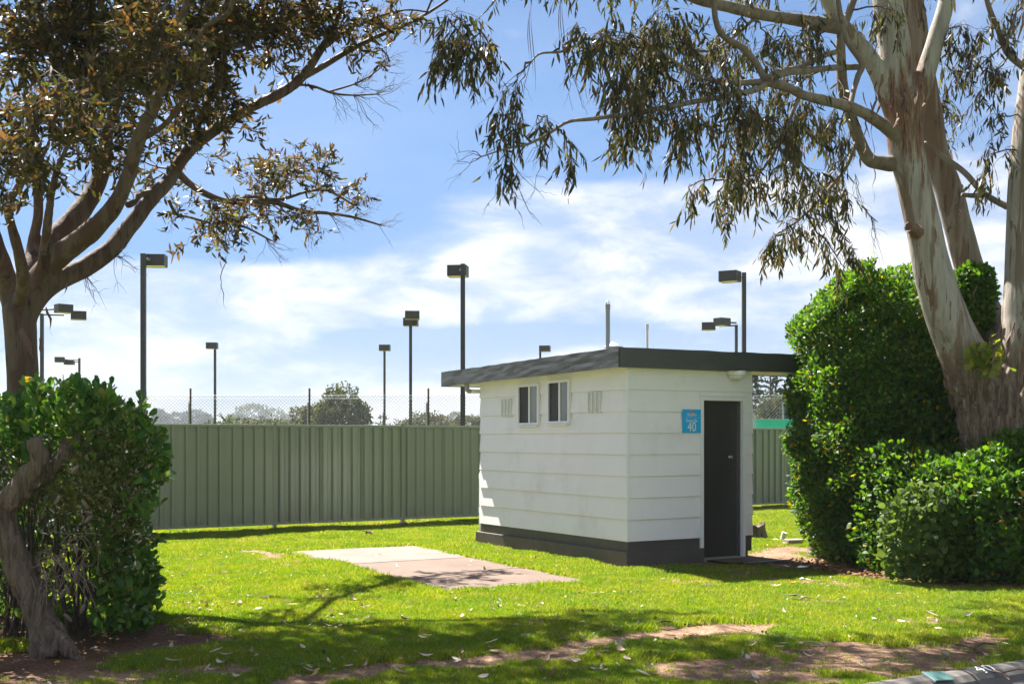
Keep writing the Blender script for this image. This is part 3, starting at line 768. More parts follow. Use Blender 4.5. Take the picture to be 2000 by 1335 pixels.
slabq(mb, RA1 - .012, XA1 - .012, RB0 + .012, XB1 - .012, lambda a, b: rz(a, b) - .02, lambda a, b: rb(a, b) + .03)
roof = mb.build('roof', M['fascia'], shed)
fascia_board(RA0, RB1, RA0, RB0, 60, .005); fascia_board(RA0, RB0, XA1, RB0, 34, .004)
fascia_board(XA1, RB0, XA1, XB1, 8); fascia_board(XA1, XB1, RA1, XB1, 10); fascia_board(RA1, XB1, RA1, RB1, 20); fascia_board(RA1, RB1, RA0, RB1, 16)
mb = MB(); slabq(mb, RA0 + .013, RA1 - .013, RB0 + .013, RB1 - .013, lambda a, b: rb(a, b) + .028, lambda a, b: rb(a, b) + .012)
slabq(mb, RA1 - .013, XA1 - .013, RB0 + .013, XB1 - .013, lambda a, b: rb(a, b) + .028, lambda a, b: rb(a, b) + .012)
mb.build('soffit', M['soffit'], roof)
def to_shed(p):
    a, b = shed_ab(p.x, p.y); return Vector((a, b, p.z))
q = to_shed(P(1187, 587, 15.5))
mb = MB(); mb.tube([(q.x, q.y, 2.60), (q.x, q.y, q.z - .10)], .030, 14); mb.tube([(q.x, q.y, q.z - .115), (q.x, q.y, q.z - .045)], .034, 14)
mb.tube([(q.x - .02, q.y, q.z - .05), (q.x - .022, q.y, q.z - .02), (q.x, q.y, q.z), (q.x + .022, q.y, q.z - .02), (q.x + .02, q.y, q.z - .05)], .006, 8)
mb.build('vent_pipe', M['pipe_grey'], roof, smooth=False)
q = to_shed(P(1264, 633, 16.5)); mb = MB(); mb.tube([(q.x, q.y, 2.60), (q.x, q.y, q.z - .06)], .018, 12); mb.tube([(q.x, q.y, q.z - .065), (q.x, q.y, q.z)], .022, 12); mb.build('vent_pipe', M['cream'], roof)
q = to_shed(P(1198, 668, 16.0))
mb = MB(); mb.tube([(q.x, q.y, 2.58), (q.x, q.y, q.z - .06)], .085, 18); mb.tube([(q.x, q.y, q.z - .075), (q.x, q.y, q.z - .062), (q.x, q.y, q.z - .03), (q.x, q.y, q.z - .006), (q.x, q.y, q.z)], [.138, .136, .085, .03, .006], 20); mb.build('roof_ventilator', M['galv'], roof, smooth=False)
q0 = to_shed(P(1266, 681, 15.2)); q1 = to_shed(P(1338, 683, 15.8)); mb = MB(); mb.tube([(q0.x, q0.y, 2.69), (q1.x, q1.y, 2.69)], .018, 4); mb.tube([(q0.x + .1, q0.y, 2.62), (q0.x + .1, q0.y, 2.69)], .012, 6); mb.tube([(q1.x - .1, q1.y, 2.62), (q1.x - .1, q1.y, 2.69)], .012, 6); mb.build('roof_rail', M['galv'], roof)
# soffit lamp
la = (front_a(1408) + front_a(1442)) / 2 + .05
mb = MB(); mb.tube([(la, -.075, 2.44), (la, -.075, 2.39)], .125, 24); lamp_b = mb.build('lamp_base', M['white_trim'], shed, bevel=.004)
mb = MB(); mb.tube([(la, -.075, 2.39), (la, -.075, 2.37), (la, -.075, 2.345), (la, -.075, 2.33), (la, -.075, 2.325)], [.105, .10, .09, .06, .01], 24); mb.build('lamp_shade', M['vent'], lamp_b, smooth=True)
# drain pipe and overflow at the back corner
mb = MB(); mb.tube([(.015, 3.77, .08), (.015, 3.77, 1.02), (.02, 3.76, 1.06), (.05, 3.75, 1.10)], .013, 10); mb.tube([(.015, 3.77, .46), (.015, 3.77, .52)], .019, 10); mb.tube([(.015, 3.77, .96), (.015, 3.77, 1.03)], .018, 10); mb.build('drain_pipe', M['white_trim'], shed)
mb = MB(); mb.tube([(.1, 3.80, 2.275), (-.13, 3.80, 2.275)], .030, 12); mb.build('overflow_pipe', M['white_trim'], shed)
mb = MB(); mb.tube([(-.128, 3.80, 2.275), (-.16, 3.80, 2.28), (-.185, 3.80, 2.30), (-.19, 3.80, 2.345), (-.19, 3.80, 2.43)], .036, 12); mb.build('pipe_elbow', M['pipe_grey'], shed)

# number sign
sa0, sa1 = front_a(1330), front_a(1366); sz1, sz0 = front_z(1348, 799), front_z(1348, 845)
sg = thing('sign', 'sky blue number sign reading 40 on the white wall beside the door', 'sign', (SH.x, SH.y, 0), SZ)
sc_, zc = (sa0 + sa1) / 2, (sz0 + sz1) / 2; sw, sh_ = sa1 - sa0, sz1 - sz0
MB().box((sa0, -.032, sz0), (sa1, -.024, sz1)).build('sign_plate', M['sign'], sg, bevel=.0015)
def sign_text(body, size, dz, name, mat, wscale=1.0, dx=0):
    me = text_mesh(body, size, name, .0006); w_ = max(v.co.x for v in me.vertices) - min(v.co.x for v in me.vertices)
    for v in me.vertices:
        x, y, z = v.co; v.co = (sc_ + dx + x * wscale, -.0335 - z, zc + dz + y)
    return link(name, me, mat, sg)
H_ = sh_
sign_text('40', .165, -.26 * H_, 'numeral', M['sign_white'], .86)
sign_text('Ensuite Site', .054, .02 * H_, 'lettering', M['sign_white'], .72)
sign_text('Discovery', .050, .275 * H_, 'lettering', M['sign_white'], .74)
sign_text('PARKS', .014, .215 * H_, 'lettering', M['sign_white'], .9)
MB().box((sc_ - .42 * sw, -.0335, zc + .145 * H_), (sc_ + .42 * sw, -.0322, zc + .151 * H_)).build('divider', M['sign_white'], sg)
def disc(name, r0, mat, off, cz, squash=1.0, a0=0, a1=360, dx=0):
    pts = [(sc_ + dx + r0 * math.cos(rad(a0 + (a1 - a0) * k / 24)), -.0335 - off, zc + cz + squash * r0 * math.sin(rad(a0 + (a1 - a0) * k / 24))) for k in range(25 if a1 - a0 < 360 else 24)]
    me = bpy.data.meshes.new(name); me.from_pydata(pts, [], [tuple(range(len(pts)))]); me.update(); return link(name, me, mat, sg)
disc('emblem', .026, M['sign_orange'], .0006, .37 * H_)
disc('emblem', .017, M['sign_red'], .0010, .355 * H_, .8, dx=-.002)
disc('emblem', .012, M['sign_white'], .0014, .328 * H_, .8, 0, 180)

# ------------------------------------------------------------------ green steel fence
fz_rot = math.atan2(FD.y, FD.x)
fence = thing('metal_fence', 'long green ribbed steel sheet fence along the back of the lawn', 'fence', (FO.x, FO.y, 0), fz_rot)
BAY = 2.48; S0 = 1.811
def sheet_mesh(w_, pitch, rib, ph, dep=.045, flip=1):
    xs = []; x = -ph
    while x < w_:
        for dx, y in ((0, 0), (rib[0], 0), (rib[0] + rib[1], dep), (rib[0] + rib[1] + rib[2], dep), (rib[0] + 2 * rib[1] + rib[2], 0)):
            xs.append((x + dx, y))
        x += pitch
    ax = np.array(xs); lo, hi = 0, w_
    ys = lambda q: np.interp(q, ax[:, 0], ax[:, 1])
    pts = [(lo, ys(lo))] + [p for p in xs if lo < p[0] < hi] + [(hi, ys(hi))]
    vs = []; z0, z1 = .105, 1.775
    zz = [z0, .6, 1.2, z1]
    for (x, y) in pts:
        for z in zz: vs.append((x, y * -flip + .0015 * math.sin(x * 5 + z * 2), z))
    n = len(zz); fs = []
    for i in range(len(pts) - 1):
        for k in range(n - 1): fs.append((i * n + k, (i + 1) * n + k, (i + 1) * n + k + 1, i * n + k + 1))
    b = len(vs); vs += [(x, y - (-.0012), z) for (x, y, z) in vs[:]]
    fs += [tuple(i + b for i in f[::-1]) for f in fs[:]]
    me = bpy.data.meshes.new('sheet'); me.from_pydata(vs, [], fs); me.update(); return me
narrow = (.128, .016, .030); wide = (.064, .028, .070)
shA = sheet_mesh(.812, .19, narrow, .05); shB = sheet_mesh(.812, .19, wide, .03); shC = sheet_mesh(.812, .19, (.118, .022, .028), .08, .034)
for me in (shA, shB, shC): me.materials.append(M['fence'])
post = MB(); post.box((-.0275, -.033, -.15), (.0275, .033, 1.835)); post.box((-.020, -.038, -.15), (-.006, -.033, 1.83)); post.box((.006, -.038, -.15), (.020, -.033, 1.83)); post.box((-.031, -.041, 1.835), (.031, .036, 1.847)); post = post.mesh('post', bevel=.002); post.materials.append(M['fence_rail'])
def rail(z0, z1):
    mb = MB(); mb.box((0, -.027, z0), (BAY - .059, .027, z1)); me = mb.mesh('rail', bevel=.006); me.materials.append(M['fence_rail']); return me
top_r, bot_r = rail(1.765, 1.812), rail(.085, .130)
for n in range(-4, 9):
    s = S0 + n * BAY
    po = link('post', post, None, fence, loc=(s, 0, 0)); po.rotation_euler = (R.normal(0, .006), R.normal(0, .005), 0)
    if n < 8:
        link('top_rail', top_r, None, fence, loc=(s + .0295, 0, 0)); link('bottom_rail', bot_r, None, fence, loc=(s + .0295, 0, 0))
        me = [shC, shC, shA, shB, shA][n] if 0 <= n < 0 else (shA if n == -1 else shB if n == 0 else shC if n == 1 else shB if n % 2 else shA)
        for k in range(3):
            o = link('sheet', me, None, fence, loc=(s + .030 + k * .804, .004 * (k % 2), 0))

# ------------------------------------------------------------------ chain-link court fence
CZ = 30.2
def chain_fence():
    x0, x1 = -14.0, 16.0; top = 2.68; bot = .1
    base = (P(604, 800, CZ).x, CZ, 0)
    t = thing('chain_link_fence', 'tall grey chain link court fence seen above the green fence', 'fence', base)
    step = .056 * math.sqrt(2) * 1.15; Hh = top - bot; vs = []; loops = []
    N = int((x1 - x0) / step); v = []; q = []
    r = .0033
    for sgn in (1, -1):
        for i in range(-int(Hh / step) - 1, N + int(Hh / step) + 1):
            a = x0 + i * step; zs, ze = bot, top
            xa, xb = (a, a + Hh) if sgn > 0 else (a + Hh, a)
            # clip
            ts, te = 0.0, 1.0
            lo_, hi_ = (x0 - xa) / (xb - xa), (x1 - xa) / (xb - xa)
            ts, te = max(ts, min(lo_, hi_)), min(te, max(lo_, hi_))
            if te <= ts: continue
            p0 = np.array([xa + (xb - xa) * ts, sgn * .004, bot + Hh * ts]); p1 = np.array([xa + (xb - xa) * te, sgn * .004, bot + Hh * te])
            d = (p1 - p0) / np.linalg.norm(p1 - p0); sd = np.cross(d, [0, 1, 0])
            b = len(v)
            for p in (p0, p1):
                v += [p + sd * r, p + np.array([0, -r * 1.2, 0]), p - sd * r, ]
            for k in range(3): q.append((b + k, b + (k + 1) % 3, b + 3 + (k + 1) % 3, b + 3 + k))
    v = np.array(v) - np.array([base[0], 0, 0])
    o = link('wire_netting', quads_mesh('wire_netting', v, np.array(q), False), M['wire'], t, 'stuff')
    for z in (top, top - .08, 1.1):
        MB().tube([(x0 - base[0], -.01, z), (x1 - base[0], -.01, z)], .004, 4).build('line_wire', M['galv'], t)
    pm = MB(); pm.tube([(0, .03, 0), (0, .03, 2.44), (.01, .03, 2.50)], .034, 10)
    pm = pm.mesh('post'); pm.materials.append(M['galv'])
    ex = MB(); ex.tube([(.035, .0, 1.9), (.035, .0, 2.86)], .026, 8); ex = ex.mesh('post_extension'); ex.materials.append(M['far_bark'])
    for k in range(-1, 6):
        x = k * 3.05
        p = link('post', pm, None, t, loc=(x - .03, 0, 0)); link('post_extension', ex, None, p, loc=(.0, 0, 0))
chain_fence()
# bent pipe and shade cloth beyond the fence
q = P(1474, 815, 28.0); bp = thing('bent_pipe', 'bent galvanised pipe end showing above the green fence beside the shed', 'pipe', (q.x, 28.0, 0))
MB().tube([(0, 0, 0), (0, 0, 2.02), (-.02, 0, 2.12), (-.06, 0, 2.19), (-.14, 0, 2.24), (-.3, 0, 2.27)], .035, 10).build('pipe_bend', M['galv'], bp, smooth=True)
sc0 = P(1440, 818, 29.6); sc1 = P(1800, 822, 29.6)
def shade_cloth():
    t = thing('shade_cloth', 'bright green shade cloth strung behind the fence between shed and hedge', 'cloth', (sc0.x, 29.6, 0))
    mb = MB(); n = 40; L = sc1.x - sc0.x; vs, fs = [], []
    for i in range(n + 1):
        x = L * i / n; top = 2.055 - .012 * math.sin(i * .9) ** 2 - .02 * i / n
        for k, z in enumerate((.4, 1.2, 1.7, top)): vs.append((x, .03 * math.sin(i * .7 + k), z))
    for i in range(n):
        for k in range(3): a = i * 4 + k; fs.append((a, a + 4, a + 5, a + 1))
    mb.add(vs, fs); mb.build('cloth_sheet', M['net'], t)
    MB().tube([(0, 0, 2.06), (L, 0, 2.04)], .012, 6).build('cord', M['galv'], t)
shade_cloth()

# ------------------------------------------------------------------ floodlights
def lamp_head(mb, lens, c, yaw, sx_=.50, sy_=.40, h=.24):
    Mx = Matrix.Translation(c) @ Matrix.Rotation(yaw, 4, 'Z')
    x, y = sx_ / 2, sy_ / 2
    mb.box((-x, -y, -.02), (x, y, h), Mx)
    mb.box((-x, -y, -.045), (-x + .02, y, -.02), Mx); mb.box((x - .02, -y, -.045), (x, y, -.02), Mx); mb.box((-x + .02, -y, -.045), (x - .02, -y + .02, -.02), Mx); mb.box((-x + .02, y - .02, -.045), (x - .02, y, -.02), Mx)
    lens.box((-x + .022, -y + .022, -.034), (x - .022, y - .022, -.021), Mx)

def floodlight(px, ytop, Zd, heads, label, pole_r=.055):
    top = P(px, ytop, Zd); t = thing('floodlight', label, 'light pole', (top.x, top.y, 0), 0, 'floodlight poles of the courts')
    H = top.z
    mb = MB(); r = pole_r
    mb.box((-r, -r, -.3), (r, r, H * .45)); mb.box((-r * .93, -r * .93, H * .45), (r * .93, r * .93, H)); mb.build('pole', M['lamp'], t, bevel=.006)
    for (hx, hy, yb, dy, yaw) in heads:
        # hx: head centre px, hy: px row of head bottom
        c = P(hx, hy, Zd) - Vector((top.x, top.y, 0)); c.y = dy; c.z += .045 * 1
        hd = MB(); ln = MB(); lamp_head(hd, ln, c, yaw)
        h = hd.build('lamp_head', M['lamp'], t, bevel=.008); ln.build('lens', M['lens'], h)
        am = MB(); am.tube([(0, 0, c.z + .10), (c.x * .6, c.y * .6, c.z + .10)], .030, 8); am.build('arm', M['galv'] if Zd < 33 else M['lamp'], t)
floodlight(280, 495, 28.2, [(294, 516, 0, .40, rad(4))], 'single headed floodlight pole rising straight behind the leafy hedge beside the green fence', .062)
floodlight(904, 515, 29.9, [(893, 536, 0, .42, rad(-8))], 'tall single headed floodlight pole passing behind the back corner of the shed roof', .062)
floodlight(1453, 532, 31.4, [(1425, 551, 0, -.05, rad(-30))], 'tall single headed floodlight pole above the porch end of the shed roof', .058)
floodlight(802, 618, 41.0, [(807, 626, 0, -.40, rad(5)), (800, 634, 0, .50, rad(-3))], 'double headed floodlight pole standing between a thin single lamp and the shed roof')
floodlight(1438, 634, 43.5, [(1407, 638, 0, -.35, rad(35)), (1387, 643, 0, .35, rad(-8))], 'double headed floodlight pole above the porch end of the shed roof, lower than its neighbour')
floodlight(82, 612, 39.4, [(131, 613, 0, -.3, rad(42)), (145, 622, 0, .4, rad(20))], 'double headed floodlight pole beside the trunk of the reddish tree')
floodlight(420, 680, 54.6, [(418, 682, 0, -.35, rad(3))], 'far thin floodlight pole standing above the small palm')
floodlight(751, 685, 55.8, [(753, 686, 0, -.35, rad(-3))], 'far thin floodlight pole above the little pine behind the fence')
floodlight(1055, 684, 56.7, [(1064, 687, 0, -.2, rad(-12))], 'far floodlight head peeping over the middle of the shed roof')
floodlight(155, 699, 64.0, [(121, 708, 0, -.3, rad(15)), (130, 711, 0, .4, rad(5))], 'far double headed floodlight just above the top of the leafy hedge')

# ------------------------------------------------------------------ far vegetation
def blob_points(n, blobs):
    vol = np.array([b[3] * b[4] * b[5] for b in blobs]); w_ = vol ** .67; w_ /= w_.sum(); out = []; nr = []
    for b, k in zip(blobs, R.multinomial(n, w_)):
        d = unit(R.normal(size=(k, 3))); r = R.uniform(.55, 1.0, (k, 1)) ** .45
        bump = 1 + .16 * np.sin(d[:, :1] * 7 + b[0] * 3) * np.sin(d[:, 1:2] * 6 + b[2]) + .12 * np.sin(d[:, 2:3] * 9 + b[0])
        out.append(np.array(b[:3]) + d * r * bump * np.array(b[3:6])); nr.append(d)
    return np.concatenate(out), np.concatenate(nr)

def far_crown(t, base, n, blobs, size, mat):
    p, d = blob_points(n, blobs); keep = p[:, 2] > -.2; p, d = p[keep], d[keep]
    T = unit(d + R.normal(0, .7, p.shape)); Nr = unit(R.normal(0, 1, p.shape) + d)
    L = size * R.uniform(.6, 1.3, len(p))
    link('crown', leaves_mesh('crown', p - np.array(base), T, Nr, L, L * .6, ROUND), mat, t)

def far_tree(name, label, cat, base, blobs_rel, n, size, mat, trunk=None, group=None):
    t = thing(name, label, cat, base, 0, group)
    b = [(base[0] + x, base[1] + y, z, rx, ry, rz_) for (x, y, z, rx, ry, rz_) in blobs_rel]
    if trunk:
        MB().tube([(0, 0, -.1), (.05, 0, trunk[0] * .5), (0, 0, trunk[0])], [trunk[1], trunk[1] * .8, trunk[1] * .5], 8).build('trunk', M['far_bark'], t)
    far_crown(t, base, n, b, size, mat)
    return t
def at(px, Zd): return ((px - 1000) * Zd / F, Zd, 0)
GF = 'trees beyond the courts'
far_tree('broad_tree', 'large dark round headed evergreen tree beyond the netting', 'tree', at(668, 92), [(0, 0, 3.0, 2.0, 1.8, 2.5), (-.6, 0, 3.4, 1.5, 1.4, 1.7), (.7, -.2, 2.9, 1.3, 1.4, 1.8), (1.5, .2, 2.7, .7, .8, 1.7), (-1.2, 0, 2.2, 1.1, 1.2, 2.2), (1.9, .2, 1.2, .8, .8, 1.2)], 11000, .22, M['far_leaf'], (2, .3), GF)
far_tree('broad_tree', 'brownish olive tree beside the large dark round headed evergreen', 'tree', at(598, 98), [(0, 0, 2.2, 1.6, 1.4, 2.1), (-1.1, 0, 1.7, 1.2, 1.2, 1.5), (.7, 0, 2.6, 1.2, 1.2, 1.9), (.3, 0, 3.3, .7, .7, .9)], 6000, .24, M['far_leaf_grey'], (2, .25), GF)
far_tree('broad_tree', 'domed grey green tree behind the netting near the shed', 'tree', at(826, 120), [(0, 0, 2.0, 2.3, 2, 2.3), (-1.3, 0, 1.6, 1.5, 1.5, 1.9), (1.6, 0, 2.0, 1.5, 1.5, 1.9), (.4, 0, 2.9, 1.3, 1.3, 1.2), (2.9, 0, 1.5, 1.1, 1, 1.5)], 8000, .25, M['far_leaf_grey'], (2, .3), GF)
far_tree('broad_tree', 'olive tree row end showing between thick lamp pole and shed wall', 'tree', at(915, 125), [(0, 0, 2.1, 1.9, 1.6, 1.9), (-1.5, 0, 1.6, 1.2, 1.2, 1.7), (1.7, 0, 2.2, 1.4, 1.2, 1.8), (3.2, 0, 1.9, 1.2, 1.2, 1.8)], 7000, .26, M['far_leaf'], (2, .3), GF)
far_tree('broad_tree', 'small hazy round tree on the skyline behind the netting', 'tree', at(891, 720), [(0, 0, 13.68, 4.8, 4.5, 4.5), (-9, 0, 9.48, 7.2, 4.5, 6), (9.6, 0, 10.08, 6.6, 4.5, 5.4)], 3000, 1.35, M['far_leaf'], (5, .3), GF)
far_tree('bush', 'low olive bushes around the foot of the palm beyond the fence', 'bush', at(470, 80), [(0, 0, 1.3, 2.0, 1.2, 1.6), (-2.2, 0, 1.2, 1.5, 1.2, 1.4), (2.2, 0, 1.3, 1.6, 1.2, 1.7), (3.8, 0, 1.1, 1.2, 1, 1.5)], 7000, .18, M['far_leaf'], None)
far_tree('bush', 'rounded grey green bush between the palm and the brownish tree', 'bush', at(517, 105), [(0, 0, 1.7, 1.8, 1.3, 1.8), (1.3, 0, 1.5, 1.3, 1, 1.6), (-1.5, 0, 1.4, 1.2, 1, 1.6)], 4500, .22, M['far_leaf_grey'], None)
far_tree('broad_tree', 'pale hazy tree on the skyline over the palm', 'tree', at(492, 900), [(0, 0, 16.38, 12.6, 9, 12.6), (16.5, 0, 13.38, 12, 9, 10.2), (-12, 0, 11.88, 9, 6, 10.5), (28.5, 0, 10.68, 9, 6, 9)], 5000, 1.8, M['far_leaf'], (5, .5), GF)
far_tree('cypress_tree', 'hazy flat topped cypress next to the leafy hedge top', 'tree', at(312, 780), [(0, 0, 16.08, 4.8, 4.2, 4.5), (0.6, 0, 10.38, 6.6, 4.8, 6), (-2.4, 0, 18.48, 3, 2.7, 2.1)], 3200, 1.35, M['far_pine'], (6, .4), GF)
far_tree('cypress_tree', 'wide hazy cypress clump between two steel netting posts', 'tree', at(346, 810), [(0, 0, 11.88, 10.2, 6.6, 8.4), (-6, 0, 9.48, 7.2, 6, 7.2), (12, 0, 15.48, 7.5, 6, 6), (15, 0, 10.68, 8.4, 6, 7.2), (5.4, 0, 7.68, 9, 6, 6.6)], 6500, 1.5, M['far_pine'], (5, .4), GF)
far_tree('cypress_tree', 'small hazy umbrella shaped cypress standing alone above the fence', 'tree', at(400, 765), [(0, 0, 13.98, 5.7, 4.8, 3), (0, 0, 10.38, 6.9, 5.1, 2.7), (0.6, 0, 16.08, 3, 2.7, 1.8), (0, 0, 5.88, 7.8, 5.4, 3.9)], 3600, 1.26, M['far_pine'], (6, .35), GF)
# treeline low behind everything
far_tree('treeline', 'far low line of hazy trees along the horizon', 'treeline', (0, 640, 0), [(-240 + 10.6 * k + R.uniform(-2, 2), R.uniform(-9, 9), 1.4, R.uniform(6, 9), 5, R.uniform(4.0, 7.5)) for k in range(46)], 16000, 1.5, M['far_leaf'])
bpy.data.objects['treeline']['kind'] = 'stuff'

def palm(px, Zd, h):
    b = at(px, Zd); t = thing('palm_tree', 'small palm with spiky fronds above the green fence', 'palm tree', b)
    MB().tube([(0, 0, -.1), (.03, 0, h * .6), (0, 0, h)], [.22, .2, .17], 10).build('trunk', M['far_bark'], t)
    for k in range(22):
        a = 2 * math.pi * k / 22 * 1.618 * 3; el = R.uniform(-.3, 1.35); L = R.uniform(1.1, 1.5); d = Vector((math.cos(a) * math.cos(el), math.sin(a) * math.cos(el), math.sin(el)))
        side = Vector((-math.sin(a), math.cos(a), 0)); vs, fs = [], []; n = 9
        for i in range(n + 1):
            u = i / n; p = Vector((0, 0, h)) + d * L * u + Vector((0, 0, -.45 * u * u)); w_ = .17 * math.sin(math.pi * min(1, u * .9 + .1)) + .01
            up_ = Vector((0, 0, .05 + .02 * (i % 2)))
            vs += [p - side * w_ * (1 if i % 2 else .55) - up_, p, p + side * w_ * (1 if i % 2 else .55) - up_]
        for i in range(n): q = i * 3; fs += [(q, q + 1, q + 4, q + 3), (q + 1, q + 2, q + 5, q + 4)]
        MB().add(vs, fs).build('frond', M['far_leaf'], t)
palm(444, 82, 2.55)

def norfolk(px, Zd, h, spread, label, tiers=13, first=.18, mat='far_pine'):
    b = at(px, Zd); t = thing('norfolk_pine', label, 'pine tree', b, 0, 'norfolk pines')
    MB().tube([(0, 0, -.1), (0, 0, h * .5), (0, 0, h)], [h * .022, h * .014, .02], 8).build('trunk', M['far_bark'], t)
    pos, T, Nr, L = [], [], [], []; br = []; rr = []
    for k in range(tiers):
        z = h * (first + (1 - first) * (k / tiers) ** .95); u = 1 - (z / h); rad_ = spread * (.12 + .88 * min(1, u * 1.5)) * R.uniform(.8, 1.1); nb = 6
        z0_ = z
        for j in range(nb):
            z = z0_ + R.uniform(-.55, .55) * h * (1 - first) / tiers; a = 2 * math.pi * (j / nb) + k * .7 + R.uniform(-.3, .3); e = Vector((math.cos(a), math.sin(a), 0)); Lb = rad_ * R.uniform(.75, 1.1)
            pp = [np.array((*(e.xy * Lb * f), z + Lb * (.10 * f - .22 * f * (1 - f) + .08 * f * f))) for f in (0, .33, .66, 1)]; br.append(pp); rr.append([.03 * h / 8, .02 * h / 8, .015, .006])
            m = int(26 * max(.4, Lb / spread))
            for f in np.sqrt(R.uniform(.05, 1, m)):
                p = np.array((e.x * Lb * f, e.y * Lb * f, z + Lb * (.10 * f - .22 * f * (1 - f) + .08 * f * f))); w_ = Lb * .22 * (1.1 - f)
                pos.append(p + np.array((-e.y, e.x, 0)) * R.uniform(-w_, w_)); T.append(np.array((e.x, e.y, .35)) + R.normal(0, .6, 3) + np.array((-e.y, e.x, 0)) * R.uniform(-.8, .8)); Nr.append(np.array((0, -.6, .6)) + R.normal(0, .7, 3)); L.append(h * .046 * R.uniform(.7, 1.3))
    v, q = tubes_np(np.array(br), np.array(rr), 4); link('branches', quads_mesh('branches', v, q), M['far_bark'], t, 'stuff')
    L = np.array(L); link('crown', leaves_mesh('crown', np.array(pos), np.array(T), np.array(Nr), L, L * .42, NARROW), M[mat], t)
norfolk(748, 110, 4.1, 1.5, 'little pine with stepped branches behind the netting', 8, .2)
norfolk(774, 190, 5.0, 1.6, 'hazy little pine next to the stepped one', 8, .2)
norfolk(1468, 84, 7.0, 1.15, 'narrow tall pine close against the shed wall edge', 15, .15)
norfolk(1505, 90, 7.8, 1.75, 'tall tiered pine rising above the netting between shed and hedge', 13, .3)
norfolk(1566, 88, 7.4, 1.7, 'tall pine half hidden by the big clipped hedge', 14, .2)
far_tree('broad_tree', 'dense olive tree beneath the tall tiered pine', 'tree', at(1520, 82), [(0, 0, 2.2, 1.6, 1.4, 2.2), (-.9, 0, 2.0, 1.1, 1.1, 1.9), (1.1, 0, 2.3, 1.4, 1.2, 2.0), (.3, 0, 3.3, .9, .9, 1.1), (2.4, 0, 2.3, 1.3, 1.2, 2.2)], 13000, .20, M['far_leaf'], (2, .3), GF)
far_tree('bush', 'dry brown bush showing above the shade cloth', 'bush', at(1484, 66), [(0, 0, 1.7, .8, .7, .95), (-.6, 0, 1.5, .6, .6, .8), (.6, 0, 1.6, .6, .5, .75)], 3000, .12, M['far_leaf_brown'])
# low hill
def hill():
    vs, fs = [], []; n = 60
    for i in range(n + 1):
        x = -360 + 720 * i / n; h = 3 + 3.2 * math.exp(-((x + 96) / 60) ** 2) + .9 * math.sin(x * .03) + 2.5 * math.exp(-((x - 130) / 80) ** 2)
        vs += [(x, 420, -.2), (x, 480, h), (x, 620, -.2)]
    for i in range(n):
        a = i * 3; fs += [(a, a + 3, a + 4, a + 1), (a + 1, a + 4, a + 5, a + 2)]
    o = MB().add(vs, fs).build('hill', M['field'], smooth=True); o['kind'] = 'structure'
hill()

# ------------------------------------------------------------------ tree building
def smooth_path(pts, rads, k=5):
    """Catmull-Rom through limb points"""
    pts = [np.array(p) for p in pts]; out, ro = [], []
    for i in range(len(pts) - 1):
        p0, p1, p2, p3 = pts[max(i - 1, 0)], pts[i], pts[i + 1], pts[min(i + 2, len(pts) - 1)]
        for s in range(k):
            t = s / k
            out.append(.5 * ((2 * p1) + (-p0 + p2) * t + (2 * p0 - 5 * p1 + 4 * p2 - p3) * t * t + (-p0 + 3 * p1 - 3 * p2 + p3) * t ** 3))
            ro.append(rads[i] + (rads[i + 1] - rads[i]) * t)
    out.append(pts[-1]); ro.append(rads[-1]); return out, ro

def limb(pts):
    """[(px, py, distance, radius px)] -> world path and radii"""
    return smooth_path([P(a, b, c) for a, b, c, r in pts], [r * c / F for a, b, c, r in pts])

def woody(name, limbs, mat, parent, base, voxel=.022, rough=0.0, fib=None):
    """limbs fused into one skin, with bark relief"""
    mb = MB()
    for path, rr in limbs: mb.tube([Vector(p) - Vector(base) for p in path], rr, 18)
    me = bpy.data.meshes.new(name); me.from_pydata(mb.v, [], mb.f); me.update()
    o = bpy.data.objects.new(name, me); COL.objects.link(o)
    md = o.modifiers.new('r', 'REMESH'); md.mode = 'VOXEL'; md.voxel_size = voxel; md.use_smooth_shade = True
    sm = o.modifiers.new('s', 'SMOOTH'); sm.iterations = 6; sm.factor = .5
    dg = bpy.context.evaluated_depsgraph_get(); m2 = bpy.data.meshes.new_from_object(o.evaluated_get(dg)); bpy.data.objects.remove(o); bpy.data.meshes.remove(me)
    n = len(m2.vertices); co = np.zeros(n * 3, np.float32); no = np.zeros(n * 3, np.float32)
    m2.vertices.foreach_get('co', co); m2.vertices.foreach_get('normal', no); co = co.reshape(-1, 3); no = no.reshape(-1, 3)
    d = np.zeros(n)
    for i in range(n):
        x, y, z = co[i]; d[i] = mnoise.noise((x * 4, y * 4, z * 2)) * .5 + .5 * mnoise.noise((x * 11, y * 11, z * 3))
        if fib and z < fib[0]:
            k = min(1, (fib[0] - z) / .5); d[i] += k * fib[1] * (abs(mnoise.noise((x * 13, y * 13, z * 3.0))) * 2.2 + .7 * mnoise.noise((x * 30, y * 30, z * 8)) - .6)
    co += no * (d * rough)[:, None].astype(np.float32)
    m2.vertices.foreach_set('co', co.ravel()); m2.update(); m2.name = name; m2.polygons.foreach_set('use_smooth', np.ones(len(m2.polygons), bool))
    m2.materials.clear(); m2.materials.append(mat)
    return link(name, m2, None, parent)

def bez(a, b, sag, k, jit=0.0):
    t = np.linspace(0, 1, k)[:, None]; p = a * (1 - t) + b * t
    p = p + np.array([0, 0, 1.]) * (sag * 4 * t * (1 - t)); 
    if jit: p[1:-1] += R.normal(0, jit, (k - 2, 3))
    return p

